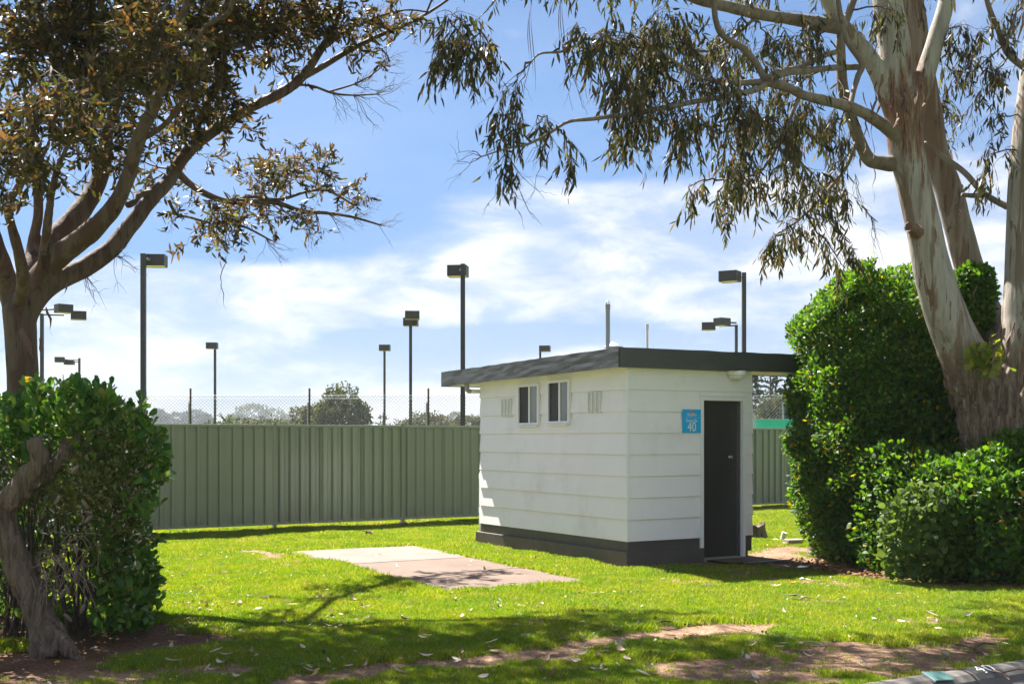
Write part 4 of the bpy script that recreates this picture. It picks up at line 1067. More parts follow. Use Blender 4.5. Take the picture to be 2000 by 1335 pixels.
def foliate(clumps, skeleton, style, leaf_len, leaf_w, dens):
    """clumps: (px, py, rx, ry, Z, depth half, density). returns twig tubes and leaf arrays"""
    sk = np.array([p for path, _ in skeleton for p in path]); tw_p, tw_r, pos, T, Nr, L = [], [], [], [], [], []
    for (px, py, rx, ry, Zd, dz, dn) in clumps:
        c = np.array(P(px, py, Zd)); e = np.array((rx * Zd / F, dz, ry * Zd / F))
        dd = np.linalg.norm((sk - c) * np.array([1, 1, 1.15]), axis=1); a = sk[np.argmin(dd + R.uniform(0, .1, len(sk)))]
        main = bez(a, c, R.uniform(.03, .14) * np.linalg.norm(c - a), 6, .02)
        tw_p.append(main); tw_r.append(np.linspace(.013, .006, 6))
        nb = max(4, int(dens * dn * (e[0] * e[2]) ** .8 * 26))
        for _ in range(nb):
            u = unit(R.normal(size=3)) * R.uniform(.3, 1) ** .5; end = c + u * e; st = main[R.randint(2, 6)]
            if style == 'hang': end = end + np.array([0, 0, -.06])
            bl = bez(st, end, R.uniform(.02, .18) * np.linalg.norm(end - st), 6, .012); tw_p.append(bl); tw_r.append(np.linspace(.0048, .0018, 6))
            bd = unit(end - st)
            for _ in range(3):
                o = bl[R.randint(2, 6)]
                if style == 'hang': dv = unit(bd * .5 + R.normal(0, .45, 3) + np.array([0, 0, -.9])); ln = R.uniform(.16, .34)
                else: dv = unit(bd * .8 + R.normal(0, .55, 3) + np.array([0, 0, .05])); ln = R.uniform(.12, .26)
                s_end = o + dv * ln + np.array([0, 0, -.03]); sp = bez(o, s_end, .02, 6); tw_p.append(sp); tw_r.append(np.linspace(.0018, .0009, 6))
                m = R.randint(6, 11)
                for k in range(m):
                    f = .12 + .88 * k / (m - 1); q = o * (1 - f) + s_end * f
                    if style == 'hang': t_ = unit(np.array([0, 0, -1.0]) + R.normal(0, .42, 3) + dv * .3)
                    else: t_ = unit(dv * .6 + R.normal(0, .65, 3) + np.array([0, 0, -.15]))
                    pos.append(q); T.append(t_); Nr.append(R.normal(size=3) + np.array([0, -.2, .3])); L.append(leaf_len * R.uniform(.6, 1.25))
    L = np.array(L); return (np.array(tw_p), np.array(tw_r)), (np.array(pos), np.array(T), np.array(Nr), L, L * leaf_w * R.uniform(.8, 1.2, len(L)))

def bare_twigs(starts, n, length, spread, droop):
    """fans of dead fine twigs"""
    pp, rr = [], []
    for (s, d) in starts:
        s = np.array(s); d = unit(np.array(d, float))
        for _ in range(n):
            dv = unit(d + R.normal(0, spread, 3)); e = s + dv * length * R.uniform(.4, 1.1) + np.array([0, 0, -droop]); b = bez(s, e, R.uniform(-.05, .06), 6, .012)
            pp.append(b); rr.append(np.linspace(.004, .0012, 6))
            for _ in range(2):
                o = b[R.randint(2, 5)]; e2 = o + unit(dv + R.normal(0, .6, 3)) * length * .35; pp.append(bez(o, e2, .01, 6, .006)); rr.append(np.linspace(.002, .0009, 6))
    return np.array(pp), np.array(rr)

# ---- reddish spreading gum beyond the leafy hedge
ZT = 11.6
lt_base = (P(45, 800, ZT).x, ZT, 0)
LT = [
    [(40, 1160, ZT, 46), (42, 950, ZT, 38), (44, 760, ZT, 35), (42, 690, ZT, 34), (40, 640, ZT, 36), (36, 600, ZT, 36)],
    [(40, 640, ZT, 30), (62, 590, ZT, 28), (105, 552, 11.7, 24), (160, 525, 11.8, 22), (215, 488, 11.9, 21), (255, 440, 12.0, 19), (290, 395, 12.1, 17), (330, 352, 12.3, 16), (352, 315, 12.4, 15), (385, 280, 12.5, 14), (430, 246, 12.7, 13), (500, 205, 12.9, 13), (552, 180, 13.0, 12), (590, 150, 13.1, 11), (625, 100, 13.2, 9), (655, 50, 13.2, 8), (668, -10, 13.2, 7), (690, -80, 13.2, 6)],
    [(40, 620, ZT, 28), (66, 560, ZT, 28), (115, 500, 11.5, 26), (180, 450, 11.4, 24), (225, 400, 11.3, 20), (250, 345, 11.2, 17), (268, 280, 11.1, 16), (290, 230, 11.0, 14), (312, 185, 10.9, 12), (335, 90, 10.7, 10), (360, 20, 10.5, 9), (380, -80, 10.3, 8)],
    [(38, 610, ZT, 28), (60, 530, 11.9, 27), (105, 470, 12.2, 26), (150, 420, 12.4, 24), (190, 360, 12.6, 20), (205, 300, 12.7, 16), (215, 240, 12.8, 13), (245, 150, 12.9, 11), (270, 50, 13, 9), (290, -60, 13, 8)],
    [(35, 620, ZT, 26), (15, 560, ZT, 26), (-5, 500, 11.4, 24), (-30, 420, 11.2, 22), (-60, 300, 11, 18), (-80, 150, 10.8, 14), (-60, 0, 10.6, 11), (-40, -150, 10.4, 9)],
    [(38, 590, 11.4, 16), (46, 545, 11.2, 15), (36, 490, 11.0, 13), (22, 440, 10.9, 12), (16, 400, 10.8, 10), (40, 360, 10.5, 9), (75, 315, 10.1, 8), (95, 280, 9.7, 6), (100, 200, 9.4, 5), (90, 120, 9.1, 4)],
    [(70, 560, 11.5, 12), (84, 500, 11.4, 11), (92, 440, 11.3, 10), (100, 380, 11.2, 9), (112, 330, 11.1, 8), (140, 260, 11.0, 7), (155, 180, 11, 6), (170, 90, 11, 5)],
    [(50, 570, 11.8, 14), (62, 480, 12, 13), (75, 420, 12, 12), (70, 340, 12, 10), (60, 240, 12, 8), (40, 120, 12, 6)],
    [(345, 335, 12.4, 9), (372, 360, 12.9, 8), (405, 380, 13.5, 8), (445, 393, 14.2, 7), (500, 394, 14.9, 6), (540, 396, 15.4, 6), (590, 412, 15.8, 5), (640, 416, 16.2, 4), (690, 424, 16.4, 3), (745, 440, 16.6, 2)],
    [(300, 375, 12.1, 8), (275, 380, 12.0, 7), (262, 395, 11.9, 7), (250, 400, 11.8, 8)],
    [(450, 393, 14.2, 5), (495, 384, 14.8, 4), (545, 390, 15.4, 4), (600, 374, 15.8, 3), (640, 372, 16.1, 3), (690, 400, 16.3, 2)],
    [(330, 392, 12.3, 4), (345, 418, 12.7, 4), (370, 424, 13.1, 3), (415, 436, 13.8, 3), (470, 440, 14.6, 3), (530, 470, 15.2, 2)],
    [(380, 275, 12.5, 9), (388, 240, 12.4, 8), (405, 205, 12.3, 8), (425, 170, 12.2, 7), (440, 120, 12, 6), (430, 60, 11.8, 5), (450, -20, 11.6, 5)],
    [(440, 95, 12, 7), (500, 75, 12.4, 7), (560, 35, 12.8, 7), (620, 0, 13, 6), (680, -50, 13.2, 5)],
    [(585, 155, 13.1, 7), (630, 130, 13.3, 7), (680, 100, 13.5, 6), (740, 70, 13.7, 5), (800, 45, 13.9, 4), (860, 10, 14, 3), (910, -30, 14, 3)],
    [(620, 105, 13.2, 4), (660, 75, 13.3, 3), (720, 40, 13.4, 3), (790, 20, 13.6, 2), (840, 25, 13.7, 2)],
    [(575, 165, 13.1, 4), (610, 168, 13.2, 3), (650, 182, 13.4, 3), (690, 186, 13.5, 2), (735, 184, 13.6, 1.5)],
    [(640, 180, 13.4, 2.5), (690, 165, 13.5, 2), (720, 150, 13.6, 1.5), (760, 120, 13.7, 1)],
    [(280, 270, 11.1, 7), (330, 235, 11.0, 6), (380, 150, 10.8, 6), (395, 60, 10.6, 5), (450, 20, 10.4, 5), (455, -60, 10.2, 4)],
]
ltree = thing('spreading_gum_tree', 'reddish many limbed gum tree rising behind the leafy hedge', 'tree', lt_base)
LL = [(a, [r * .86 for r in b]) for a, b in map(limb, LT)]
thick = [l for l in LL if max(l[1]) > .05]; thin = [l for l in LL if max(l[1]) <= .05]
woody('trunk', thick, M['red_bark'], ltree, lt_base, .022, .016)
mb = MB()
for path, rr in thin: MB().tube([Vector(p) - Vector(lt_base) for p in path], rr, 8).build('branch', M['red_bark'], ltree, smooth=True)
LC = [ # px, py, rx, ry, Z, depth half, density
    (60, 50, 130, 70, 10.8, .9, 1.6), (200, 40, 130, 70, 11.4, 1.0, 1.8), (330, 60, 120, 80, 11.6, 1.0, 1.6), (110, 150, 130, 80, 11.2, .9, 1.6), (240, 140, 120, 75, 11.8, .9, 1.6), (300, 120, 120, 90, 10.0, .6, .9), (200, 190, 100, 60, 9.8, .5, .7),
    (350, 165, 90, 60, 11.4, .8, 1.1), (40, 250, 90, 60, 9.0, .5, 1.0), (120, 215, 80, 50, 8.6, .4, .8), (60, 320, 70, 45, 8.8, .4, .7), (180, 250, 90, 55, 11.8, .7, .8), (420, 60, 90, 70, 12, .8, 1.2),
    (430, 200, 60, 55, 12.4, .5, .9), (330, 240, 80, 40, 12.2, .6, .5), (260, 320, 60, 40, 12.4, .5, .5), (100, 340, 90, 40, 11.6, .6, .6), (20, 400, 50, 40, 10.6, .4, .5), (385, 300, 40, 35, 12.8, .4, .5), (300, 350, 50, 30, 12.6, .4, .4),
    (500, 40, 80, 45, 12.6, .6, .9), (560, 60, 60, 50, 12.8, .5, .8), (620, 30, 90, 35, 13.2, .6, .8), (700, 60, 70, 45, 13.5, .5, .7), (770, 30, 60, 35, 13.7, .5, .6), (530, 120, 60, 40, 12.9, .4, .7), (650, 90, 50, 30, 13.3, .4, .5), (740, 95, 40, 20, 13.6, .3, .4),
    (560, 330, 85, 45, 15.5, .5, .7), (500, 350, 60, 40, 15.0, .45, .6), (620, 320, 50, 40, 15.9, .45, .6), (640, 372, 60, 22, 16.1, .4, .6), (715, 375, 35, 25, 16.4, .35, .4), (420, 410, 65, 30, 13.8, .4, .6), (480, 425, 60, 28, 14.7, .4, .6), (550, 430, 60, 25, 15.4, .4, .6), (400, 460, 55, 28, 13.6, .35, .55), (350, 400, 35, 25, 12.8, .3, .45), (620, 440, 45, 25, 16.0, .35, .3), (450, 470, 50, 22, 14.3, .3, .5),
    (465, 250, 40, 30, 12.6, .3, .4),
    (420, 130, 70, 60, 12.2, .5, .7), (300, 250, 80, 45, 11.8, .5, .6), (180, 310, 90, 45, 11.4, .5, .6), (380, 230, 60, 45, 12.6, .4, .5), (560, 20, 80, 35, 12.8, .5, 1.0), (640, 60, 60, 35, 13.2, .4, .8), (470, 60, 70, 60, 12.3, .5, 1.0), (20, 330, 60, 60, 9.6, .4, .9),
    # the crown above the frame
    (100, -120, 180, 90, 11, 1.2, 1.0), (300, -120, 170, 90, 11.6, 1.2, 1.1), (500, -110, 140, 80, 12.2, 1.2, 1.2), (660, -110, 120, 70, 12.8, 1.0, 1.1), (450, -150, 120, 70, 11.2, .9, .9), (620, -160, 120, 70, 11.2, .9, .9), (780, -160, 110, 60, 11.3, .9, .9), (800, -110, 110, 60, 12.8, .9, 1.1), (930, -150, 120, 60, 12.4, .9, 1.0), (780, -210, 140, 60, 12.2, .9, .8), (-150, 40, 130, 100, 10.4, 1.2, .7), (-120, 220, 110, 90, 9.8, 1.0, .6), (120, -290, 180, 80, 10.6, 1.2, .5), (420, -280, 180, 80, 11.4, 1.2, .5), (700, -260, 140, 70, 12.2, 1.0, .45),
]
(tp, tr), leaves = foliate(LC, [l for l in LL[1:]], 'spread', .104, .27, 5.6)
v, q = tubes_np(tp - np.array(lt_base), tr, 4); link('twigs', quads_mesh('twigs', v, q), M['twig'], ltree, 'stuff')
plant_leaves(ltree, lt_base, leaves, NARROW, .10, M['gum_leaf_red'], 300)
bt = [(P(690, 424, 16.4), (1, .2, -.15)), (P(740, 440, 16.6), (1, .2, .1)), (P(640, 416, 16.2), (1, 0, -.5)), (P(590, 412, 15.8), (.8, 0, -.8)), (P(690, 400, 16.3), (1, 0, .2)), (P(520, 465, 15.2), (.7, 0, -.5)), (P(735, 184, 13.6), (1, 0, .3)), (P(690, 186, 13.5), (1, 0, -.2)), (P(650, 182, 13.4), (1, 0, -.6)), (P(740, 130, 13.7), (1, 0, .5)), (P(690, 165, 13.5), (1, 0, .5)), (P(600, 440, 15.9), (.6, 0, -.8)), (P(160, 525, 11.8), (.5, 0, -1)), (P(215, 488, 11.9), (1, -.3, -.3))]
pp, rr = bare_twigs(bt, 7, .42, .38, .04); v, q = tubes_np(pp - np.array(lt_base), rr, 4); link('dead_twigs', quads_mesh('dead_twigs', v, q), M['twig'], ltree, 'stuff')
# hanging bark ribbons
def ribbon(pts, w0, w1, parent, base, mat, name='bark_strip', twist=.5):
    vs, fs = [], []; n = len(pts)
    for i, p in enumerate(pts):
        w_ = (w0 + (w1 - w0) * i / (n - 1)) * (.12 + .88 * math.sin(math.pi * (i + .35) / (n - .1))); a = twist * i; s = Vector((math.cos(a), math.sin(a), .1)) * w_; p = Vector(p) - Vector(base)
        vs += [p - s, p + s, p + s + Vector((0, .004, .001)), p - s + Vector((0, .004, .001))]
    for i in range(n - 1):
        b = i * 4
        for k in range(4): fs.append((b + k, b + (k + 1) % 4, b + 4 + (k + 1) % 4, b + 4 + k))
    fs += [(0, 1, 2, 3), (4 * n - 1, 4 * n - 2, 4 * n - 3, 4 * n - 4)]
    return MB().add(vs, fs).build(name, mat, parent)
def hang(px, py, Zd, dpx, dpy, n, w, parent, base, amp=6):
    pts = [P(px + dpx * i / n + amp * math.sin(i * 1.7 + px), py + dpy * i / n, Zd - .01 * i) for i in range(n + 1)]
    ribbon(pts, w, w * .25, parent, base, M['bark_strip'], twist=R.uniform(.2, .8))
hang(440, 445, 13.1, 4, 70, 7, .010, ltree, lt_base, 2); hang(440, 500, 13.1, -16, 95, 7, .008, ltree, lt_base, 3); hang(432, 555, 13.1, 8, 50, 5, .006, ltree, lt_base, 2)
hang(92, 600, 11.3, 10, 55, 5, .02, ltree, lt_base, 3); hang(76, 660, 11.3, 8, 50, 5, .015, ltree, lt_base, 2); hang(140, 540, 11.4, -20, 40, 5, .02, ltree, lt_base, 3); hang(250, 330, 11.0, 8, 60, 6, .018, ltree, lt_base, 4); hang(215, 300, 12.4, 10, 70, 6, .02, ltree, lt_base, 4); hang(40, 640, 11.2, 26, 60, 6, .05, ltree, lt_base, 2)

# ---- pale smooth gum with several stems beside the big hedge
ZR = 13.6
rt_base = (P(1985, 900, ZR).x, ZR, 0)
RTK = [
    [(2000, 1150, ZR, 125), (1995, 1000, ZR, 108), (1988, 900, ZR, 100), (1990, 820, ZR, 98), (1995, 750, ZR, 85), (2010, 690, ZR, 62)],
    [(1965, 900, ZR, 80), (1945, 810, ZR, 74), (1910, 745, ZR, 58), (1876, 680, 13.55, 44), (1850, 620, 13.5, 40), (1830, 560, 13.5, 38), (1815, 500, 13.5, 35), (1801, 430, 13.5, 33), (1782, 350, 13.5, 33), (1770, 290, 13.5, 34), (1766, 240, 13.5, 36), (1762, 200, 13.5, 38), (1750, 150, 13.5, 33), (1746, 90, 13.5, 31), (1736, 20, 13.5, 29), (1724, -60, 13.5, 27), (1712, -180, 13.5, 23)],
    [(1776, 225, 13.5, 26), (1800, 165, 13.5, 20), (1818, 110, 13.5, 18), (1838, 45, 13.5, 17), (1856, -20, 13.5, 16), (1890, -120, 13.5, 15)],
    [(1752, 225, 13.5, 24), (1724, 165, 13.45, 18), (1704, 122, 13.4, 17), (1680, 90, 13.4, 16), (1645, 50, 13.3, 15), (1620, 10, 13.2, 13), (1595, -50, 13.1, 13)],
    [(1975, 720, 13.9, 50), (1945, 650, 14.1, 34), (1916, 590, 14.2, 29), (1895, 530, 14.2, 28), (1873, 450, 14.2, 27), (1852, 370, 14.2, 26), (1828, 300, 14.2, 25), (1816, 220, 14.2, 24), (1798, 130, 14.2, 24), (1785, 40, 14.2, 24), (1772, -60, 14.2, 20)],
    [(2020, 800, 13.5, 70), (2006, 700, 13.4, 52), (2000, 620, 13.4, 42), (2002, 540, 13.4, 38), (2004, 450, 13.4, 37), (2006, 360, 13.4, 35), (2012, 260, 13.4, 33), (2022, 160, 13.4, 31), (2034, 60, 13.4, 30), (2050, -80, 13.4, 26)],
    [(1965, 690, 13.8, 22), (1975, 640, 13.7, 22), (1992, 600, 13.6, 20)],
    [(1745, 320, 13.5, 17), (1720, 318, 13.45, 14), (1696, 310, 13.4, 13), (1676, 268, 13.3, 12), (1660, 222, 13.3, 11), (1646, 170, 13.3, 11), (1642, 120, 13.3, 10), (1643, 70, 13.3, 9), (1660, 20, 13.3, 8), (1680, -40, 13.3, 7)],
    [(1752, 268, 13.4, 13), (1725, 245, 13.2, 12), (1690, 222, 13.0, 11), (1656, 208, 12.8, 11), (1610, 196, 12.6, 10), (1570, 186, 12.4, 9), (1532, 169, 12.2, 9), (1487, 161, 12.0, 8), (1431, 161, 11.8, 6), (1364, 150, 11.6, 5), (1300, 108, 11.4, 4), (1240, 70, 11.2, 3), (1180, 60, 11, 2)],
    [(1495, 163, 12.0, 6), (1480, 174, 11.9, 6), (1424, 187, 11.7, 5), (1360, 198, 11.5, 5), (1300, 210, 11.3, 5), (1230, 222, 11.1, 4), (1160, 232, 10.9, 4), (1110, 238, 10.8, 3), (1070, 262, 10.7, 3), (1030, 282, 10.6, 2.5), (990, 290, 10.5, 2), (940, 306, 10.4, 1.2)],
    [(1500, 165, 12.0, 9), (1486, 140, 12.0, 7), (1474, 120, 12.0, 7), (1450, 94, 12.0, 7), (1410, 68, 11.9, 6), (1398, 40, 11.9, 6), (1394, 10, 11.9, 6), (1380, -60, 11.9, 5)],
    [(1500, 158, 12.0, 6), (1535, 143, 12.2, 6), (1570, 139, 12.4, 6), (1620, 133, 12.8, 6), (1676, 131, 13.2, 6)],
    [(1497, 150, 12.0, 5), (1530, 138, 12.2, 5), (1562, 131, 12.4, 5), (1600, 112, 12.7, 5), (1635, 101, 13.1, 5)],
    [(1648, 56, 13.3, 13), (1607, 48, 13.2, 14), (1575, 42, 13.0, 13), (1543, 37, 12.8, 12), (1487, 29, 12.5, 11), (1424, 14, 12.2, 11), (1364, 0, 12.0, 10), (1290, -30, 11.7, 9), (1200, -60, 11.3, 7), (1100, -80, 10.9, 6), (1010, -60, 10.6, 5), (960, 10, 10.5, 3), (915, 55, 10.4, 2)],
    [(1660, 208, 12.8, 6), (1668, 175, 12.9, 5), (1676, 148, 13.0, 6), (1683, 124, 13.0, 6), (1655, 80, 13.0, 6), (1642, 30, 13.0, 5), (1632, -30, 13, 5)],
    [(1804, 280, 13.9, 6), (1843, 307, 13.9, 6), (1884, 337, 13.8, 6), (1922, 378, 13.7, 6), (1968, 404, 13.6, 7)],
    [(1925, 381, 13.7, 5), (1900, 382, 13.7, 5), (1878, 380, 13.7, 4)],
    [(1480, 30, 12.5, 4), (1400, 95, 12.2, 3), (1330, 95, 12, 3), (1240, 92, 11.6, 3), (1130, 75, 11.2, 3), (1100, 100, 11, 2.5), (1055, 105, 10.9, 2), (1035, 125, 10.8, 1.5)],
    [(2010, 140, 13.3, 6), (1970, 105, 13.2, 7), (1950, 60, 13.1, 5), (1930, 10, 13, 5), (1915, -50, 13, 4)],
    [(1560, 190, 12.4, 5), (1530, 260, 12.3, 4), (1490, 330, 12.2, 3), (1455, 345, 12.1, 2), (1400, 352, 12, 2)],
    [(1676, 268, 13.3, 5), (1650, 330, 13.2, 4), (1600, 390, 13.0, 3), (1560, 430, 12.8, 2)],
]
rtree = thing('smooth_gum_tree', 'tall pale gum tree with several smooth stems behind the clipped hedge', 'tree', rt_base)
RL = [limb(l) for l in RTK]
thick = RL[:4] + RL[5:7]; limbs_ = [l for l in RL[7:] if max(l[1]) > .058]; thin = [l for l in RL[7:] if max(l[1]) <= .058]
woody('trunk', thick, M['gum_bark'], rtree, rt_base, .018, .011, (2.6, 4.2))
mb = MB()
woody('stem', [RL[4]], M['gum_stem'], rtree, rt_base, .018, .011, (1.9, 4.0))
for l in limbs_: woody('limb', [l], M['gum_branch'], rtree, rt_base, .016, .008)
for path, rr in thin: MB().tube([Vector(p) - Vector(rt_base) for p in path], rr, 8).build('branch', M['gum_branch'], rtree, smooth=True)
RC = [
    (1190, 70, 50, 60, 11.2, .5, .9), (1260, 60, 70, 60, 11.5, .6, 1.0), (1210, 160, 50, 60, 11.2, .5, .9), (1280, 150, 60, 60, 11.5, .6, 1.0), (1340, 80, 70, 60, 11.8, .6, .8), (1250, 240, 60, 50, 11.3, .5, 1.0), (1340, 230, 60, 50, 11.5, .5, 1.0), (1400, 120, 60, 60, 11.9, .5, .7), (1440, 60, 60, 50, 12.3, .5, .6), (1440, 220, 60, 60, 11.8, .5, .9), (1500, 230, 55, 60, 12.2, .5, .8),
    (1510, 90, 70, 50, 12.6, .6, .7), (1570, 90, 50, 50, 12.8, .5, .6), (1570, 240, 50, 60, 12.6, .5, .8), (1620, 260, 45, 60, 12.9, .4, .7), (1480, 330, 60, 45, 12.2, .4, .7), (1420, 340, 50, 35, 12.0, .4, .6), (1345, 365, 30, 22, 11.9, .3, .5), (1400, 385, 40, 22, 12.0, .3, .4), (1550, 340, 55, 50, 12.6, .4, .7), (1600, 370, 45, 45, 12.9, .4, .7), (1640, 330, 40, 40, 13.1, .4, .6), (1540, 430, 45, 40, 12.8, .35, .6), (1600, 440, 40, 40, 13.0, .35, .5), (1510, 470, 25, 25, 12.7, .3, .4), (1650, 400, 25, 45, 13.1, .3, .35),
    (1700, 30, 40, 40, 13.8, .4, .4), (1800, 40, 30, 40, 14.3, .4, .4), (1860, 110, 30, 50, 14.3, .4, .4), (1850, 200, 25, 40, 14.4, .3, .35), (1880, 60, 50, 40, 13.5, .4, .5), (1930, 60, 40, 45, 13.1, .4, .7), (1945, 140, 30, 45, 13.1, .3, .6), (1950, 230, 22, 45, 13.2, .3, .5), (1935, 300, 22, 30, 13.2, .25, .45), (1925, 340, 16, 24, 13.3, .2, .4), (1850, 260, 20, 40, 14.4, .3, .4), (1740, 20, 40, 30, 13.0, .3, .6),
    (880, 40, 50, 50, 10.4, .35, .9), (920, 80, 45, 45, 10.4, .35, .8), (860, 100, 40, 40, 10.4, .3, .8), (905, 120, 30, 30, 10.4, .25, .7), (955, 90, 20, 25, 10.4, .2, .5),
    (1000, 170, 28, 30, 10.7, .25, .7), (985, 225, 22, 35, 10.6, .25, .8), (1015, 240, 22, 30, 10.6, .25, .7), (1050, 225, 20, 22, 10.7, .2, .6), (1112, 275, 12, 35, 10.8, .15, .8), (995, 295, 14, 26, 10.5, .15, .7), (1125, 50, 22, 25, 11.1, .25, .5), (1160, 110, 25, 35, 11.1, .3, .7),
    (1640, 510, 14, 26, 13.0, .15, .9), (1660, 470, 10, 20, 13.1, .12, .5),
    (1230, 110, 90, 90, 11.4, .5, .5), (1300, 40, 90, 45, 11.7, .5, .6), (1380, 180, 80, 70, 11.8, .5, .5), (1470, 130, 80, 80, 12.3, .5, .35), (1560, 170, 70, 70, 12.7, .5, .35), (1630, 200, 45, 80, 13.0, .4, .35), (1300, 200, 80, 70, 11.4, .5, .45), (1520, 290, 90, 60, 12.4, .5, .5), (1580, 30, 60, 30, 12.9, .4, .8), (1440, 280, 60, 50, 12.0, .4, .7), (1900, 140, 50, 60, 13.4, .4, .6),
    # above the frame
    (1150, -100, 120, 60, 11.2, .9, 1.0), (1000, -120, 120, 50, 11.0, .8, 1.0), (1300, -180, 130, 60, 11.3, 1.0, .8), (1320, -100, 130, 60, 11.6, 1.0, 1.0), (1500, -90, 120, 60, 12.5, 1.0, .8), (1680, -110, 120, 70, 13.2, 1.0, .7), (1860, -120, 120, 70, 13.5, 1.2, .7), (2050, -60, 100, 90, 13.2, 1.2, .7), (2080, 120, 70, 90, 13, .8, .6), (1400, -230, 170, 70, 12, 1.2, .5), (1700, -260, 180, 80, 13, 1.4, .6), (1950, -260, 170, 80, 13.5, 1.4, .5), (1100, -220, 140, 60, 10.6, 1.0, .5),
]
(tp, tr), leaves = foliate(RC, RL[1:], 'hang', .120, .185, 4.6)
v, q = tubes_np(tp - np.array(rt_base), tr, 4); link('twigs', quads_mesh('twigs', v, q), M['twig'], rtree, 'stuff')
plant_leaves(rtree, rt_base, leaves, NARROW, .16, M['gum_leaf'], 300)
bt = [(P(940, 306, 10.4), (-1, 0, -.2)), (P(1035, 125, 10.8), (-.4, 0, -1)), (P(1100, 100, 11), (.2, 0, -1)), (P(1070, 262, 10.7), (-.6, 0, -.9)), (P(990, 300, 10.5), (.2, 0, -1)), (P(985, 340, 10.5), (.2, 0, -1)), (P(1860, 130, 14.2), (.5, 0, -1)), (P(1900, 200, 14.0), (-.3, 0, -1)), (P(1880, 360, 13.9), (.0, 0, -1)), (P(1670, 340, 13.2), (.3, 0, -1)), (P(1700, 420, 13.2), (.2, 0, -1)), (P(1905, 100, 14.0), (-.5, 0, -1))]
pp, rr = bare_twigs(bt, 4, .55, .30, .06); v, q = tubes_np(pp - np.array(rt_base), rr, 4); link('dead_twigs', quads_mesh('dead_twigs', v, q), M['twig'], rtree, 'stuff')
for (a, b, dx, dy, w_) in [(1722, 145, -8, 80, .05), (1735, 150, 8, 60, .04), (1712, 160, -6, 70, .03), (1750, 172, 10, 45, .05), (1770, 180, 4, 50, .045), (1790, 165, 2, 60, .04), (1760, 190, -12, 60, .05), (1806, 170, -4, 60, .035), (1702, 200, 4, 110, .02), (1690, 240, -2, 60, .018), (1708, 325, -2, 70, .012), (1688, 180, 8, 90, .018), (1990, 10, -30, 90, .035), (1998, 30, -18, 110, .03), (1980, 30, -20, 80, .02), (1905, 560, -4, 40, .02), (1965, 640, -30, 70, .05), (1980, 630, -20, 80, .04)]:
    hang(a, b, 13.0 if a < 1900 else 12.95, dx, dy, 6, w_, rtree, rt_base, 3)
for (a, b, r_) in [(1781, 447, 14)]:
    c = P(a, b, 13.12) - Vector(rt_base); MB().tube([c + Vector((.10, .14, -.01)), c + Vector((.02, 0, 0)), c + Vector((-.05, -.04, .02)), c + Vector((-.055, -.042, .018))], [r_ * .006, r_ * .0048, r_ * .0045, r_ * .003], 9).build('branch_stub', M['bark_strip'], rtree)
for (a, b, L_) in [((1035, 0), (1022, 60), .9), ((1095, -10), (1092, 40), .8)]:
    p0 = P(*a, 10.5)
    for k in range(3):
        pts = [p0 + Vector((.015 * k + .02 * math.sin(i * .8 + k), 0, -L_ * i / 8 * (1 + .15 * k))) + Vector((0, 0, .35)) for i in range(9)]
        ribbon(pts, .006, .003, rtree, rt_base, M['bark_strip'])

# ------------------------------------------------------------------ big clipped hedge
def super_shell(n, c, h, ex, thick, zmin=0.02, faces=None):
    """points in the outer shell of a rounded block; returns points and outward directions"""
    c, h = np.array(c), np.array(h); out, nr = [], []
    while sum(map(len, out)) < n:
        p = R.uniform(-1.06, 1.06, (n * 2, 3)); wp = c + p * h
        lump = 1 + .085 * np.sin(wp[:, 0] * 5 + 1.3 * np.sin(wp[:, 2] * 4)) * np.sin(wp[:, 2] * 4.5 + wp[:, 1]) + .04 * np.sin(wp[:, 1] * 7 + wp[:, 2] * 9)
        f = (np.abs(p) ** ex).sum(1) ** (1 / ex) / lump
        hm = h.min(); d = (1 - f) * hm
        pr = np.exp(-np.clip(d, 0, 9) / thick) * (d > -.02)
        k = (R.uniform(0, 1, len(p)) < pr) & (wp[:, 2] > zmin)
        if faces is not None: k &= faces(wp)
        g = np.sign(p) * np.abs(p) ** (ex - 1) / h; out.append(wp[k]); nr.append(unit(g[k]))
    return np.concatenate(out)[:n], np.concatenate(nr)[:n]

def shrub_leaves(p, d, L0, wr, outw=.55, up_=.35, jit=.75):
    T = unit(d * outw + np.array([0, 0, up_]) + R.normal(0, jit, p.shape)); Nr = unit(d * .7 + np.array([0, 0, .7]) + R.normal(0, .55, p.shape)); L = L0 * R.uniform(.45, 1.45, len(p))
    return p, T, Nr, L, L * wr * R.uniform(.85, 1.15, len(p))
def shoots(p, d, l0, l1, L0, wr, up_=.5):
    """leafy shoots that stand out of a clipped surface"""
    tp_, tr_, P_, D_ = [], [], [], []
    for a, b in zip(p, d):
        dv = unit(b + np.array([0, 0, up_]) + R.normal(0, .35, 3)); ln = R.uniform(l0, l1); path = bez(a - dv * .06, a + dv * ln, R.uniform(-.02, .03), 6, .004); tp_.append(path); tr_.append(np.linspace(.0032, .0014, 6))
        m = int(5 + ln * 30)
        for k in range(m):
            f = (k + .5) / m; i = f * 5; j = min(4, int(i)); P_.append(path[j] * (1 - (i - j)) + path[j + 1] * (i - j)); D_.append(unit(dv * .9 + R.normal(0, .6, 3)))
    P_, D_ = np.array(P_), np.array(D_); L = L0 * R.uniform(.6, 1.2, len(P_))
    return (np.array(tp_), np.array(tr_)), (P_, D_, R.normal(size=P_.shape) + np.array([0, -.3, .8]), L, L * wr)
def cat(*ds): return tuple(np.concatenate(x) for x in zip(*ds))

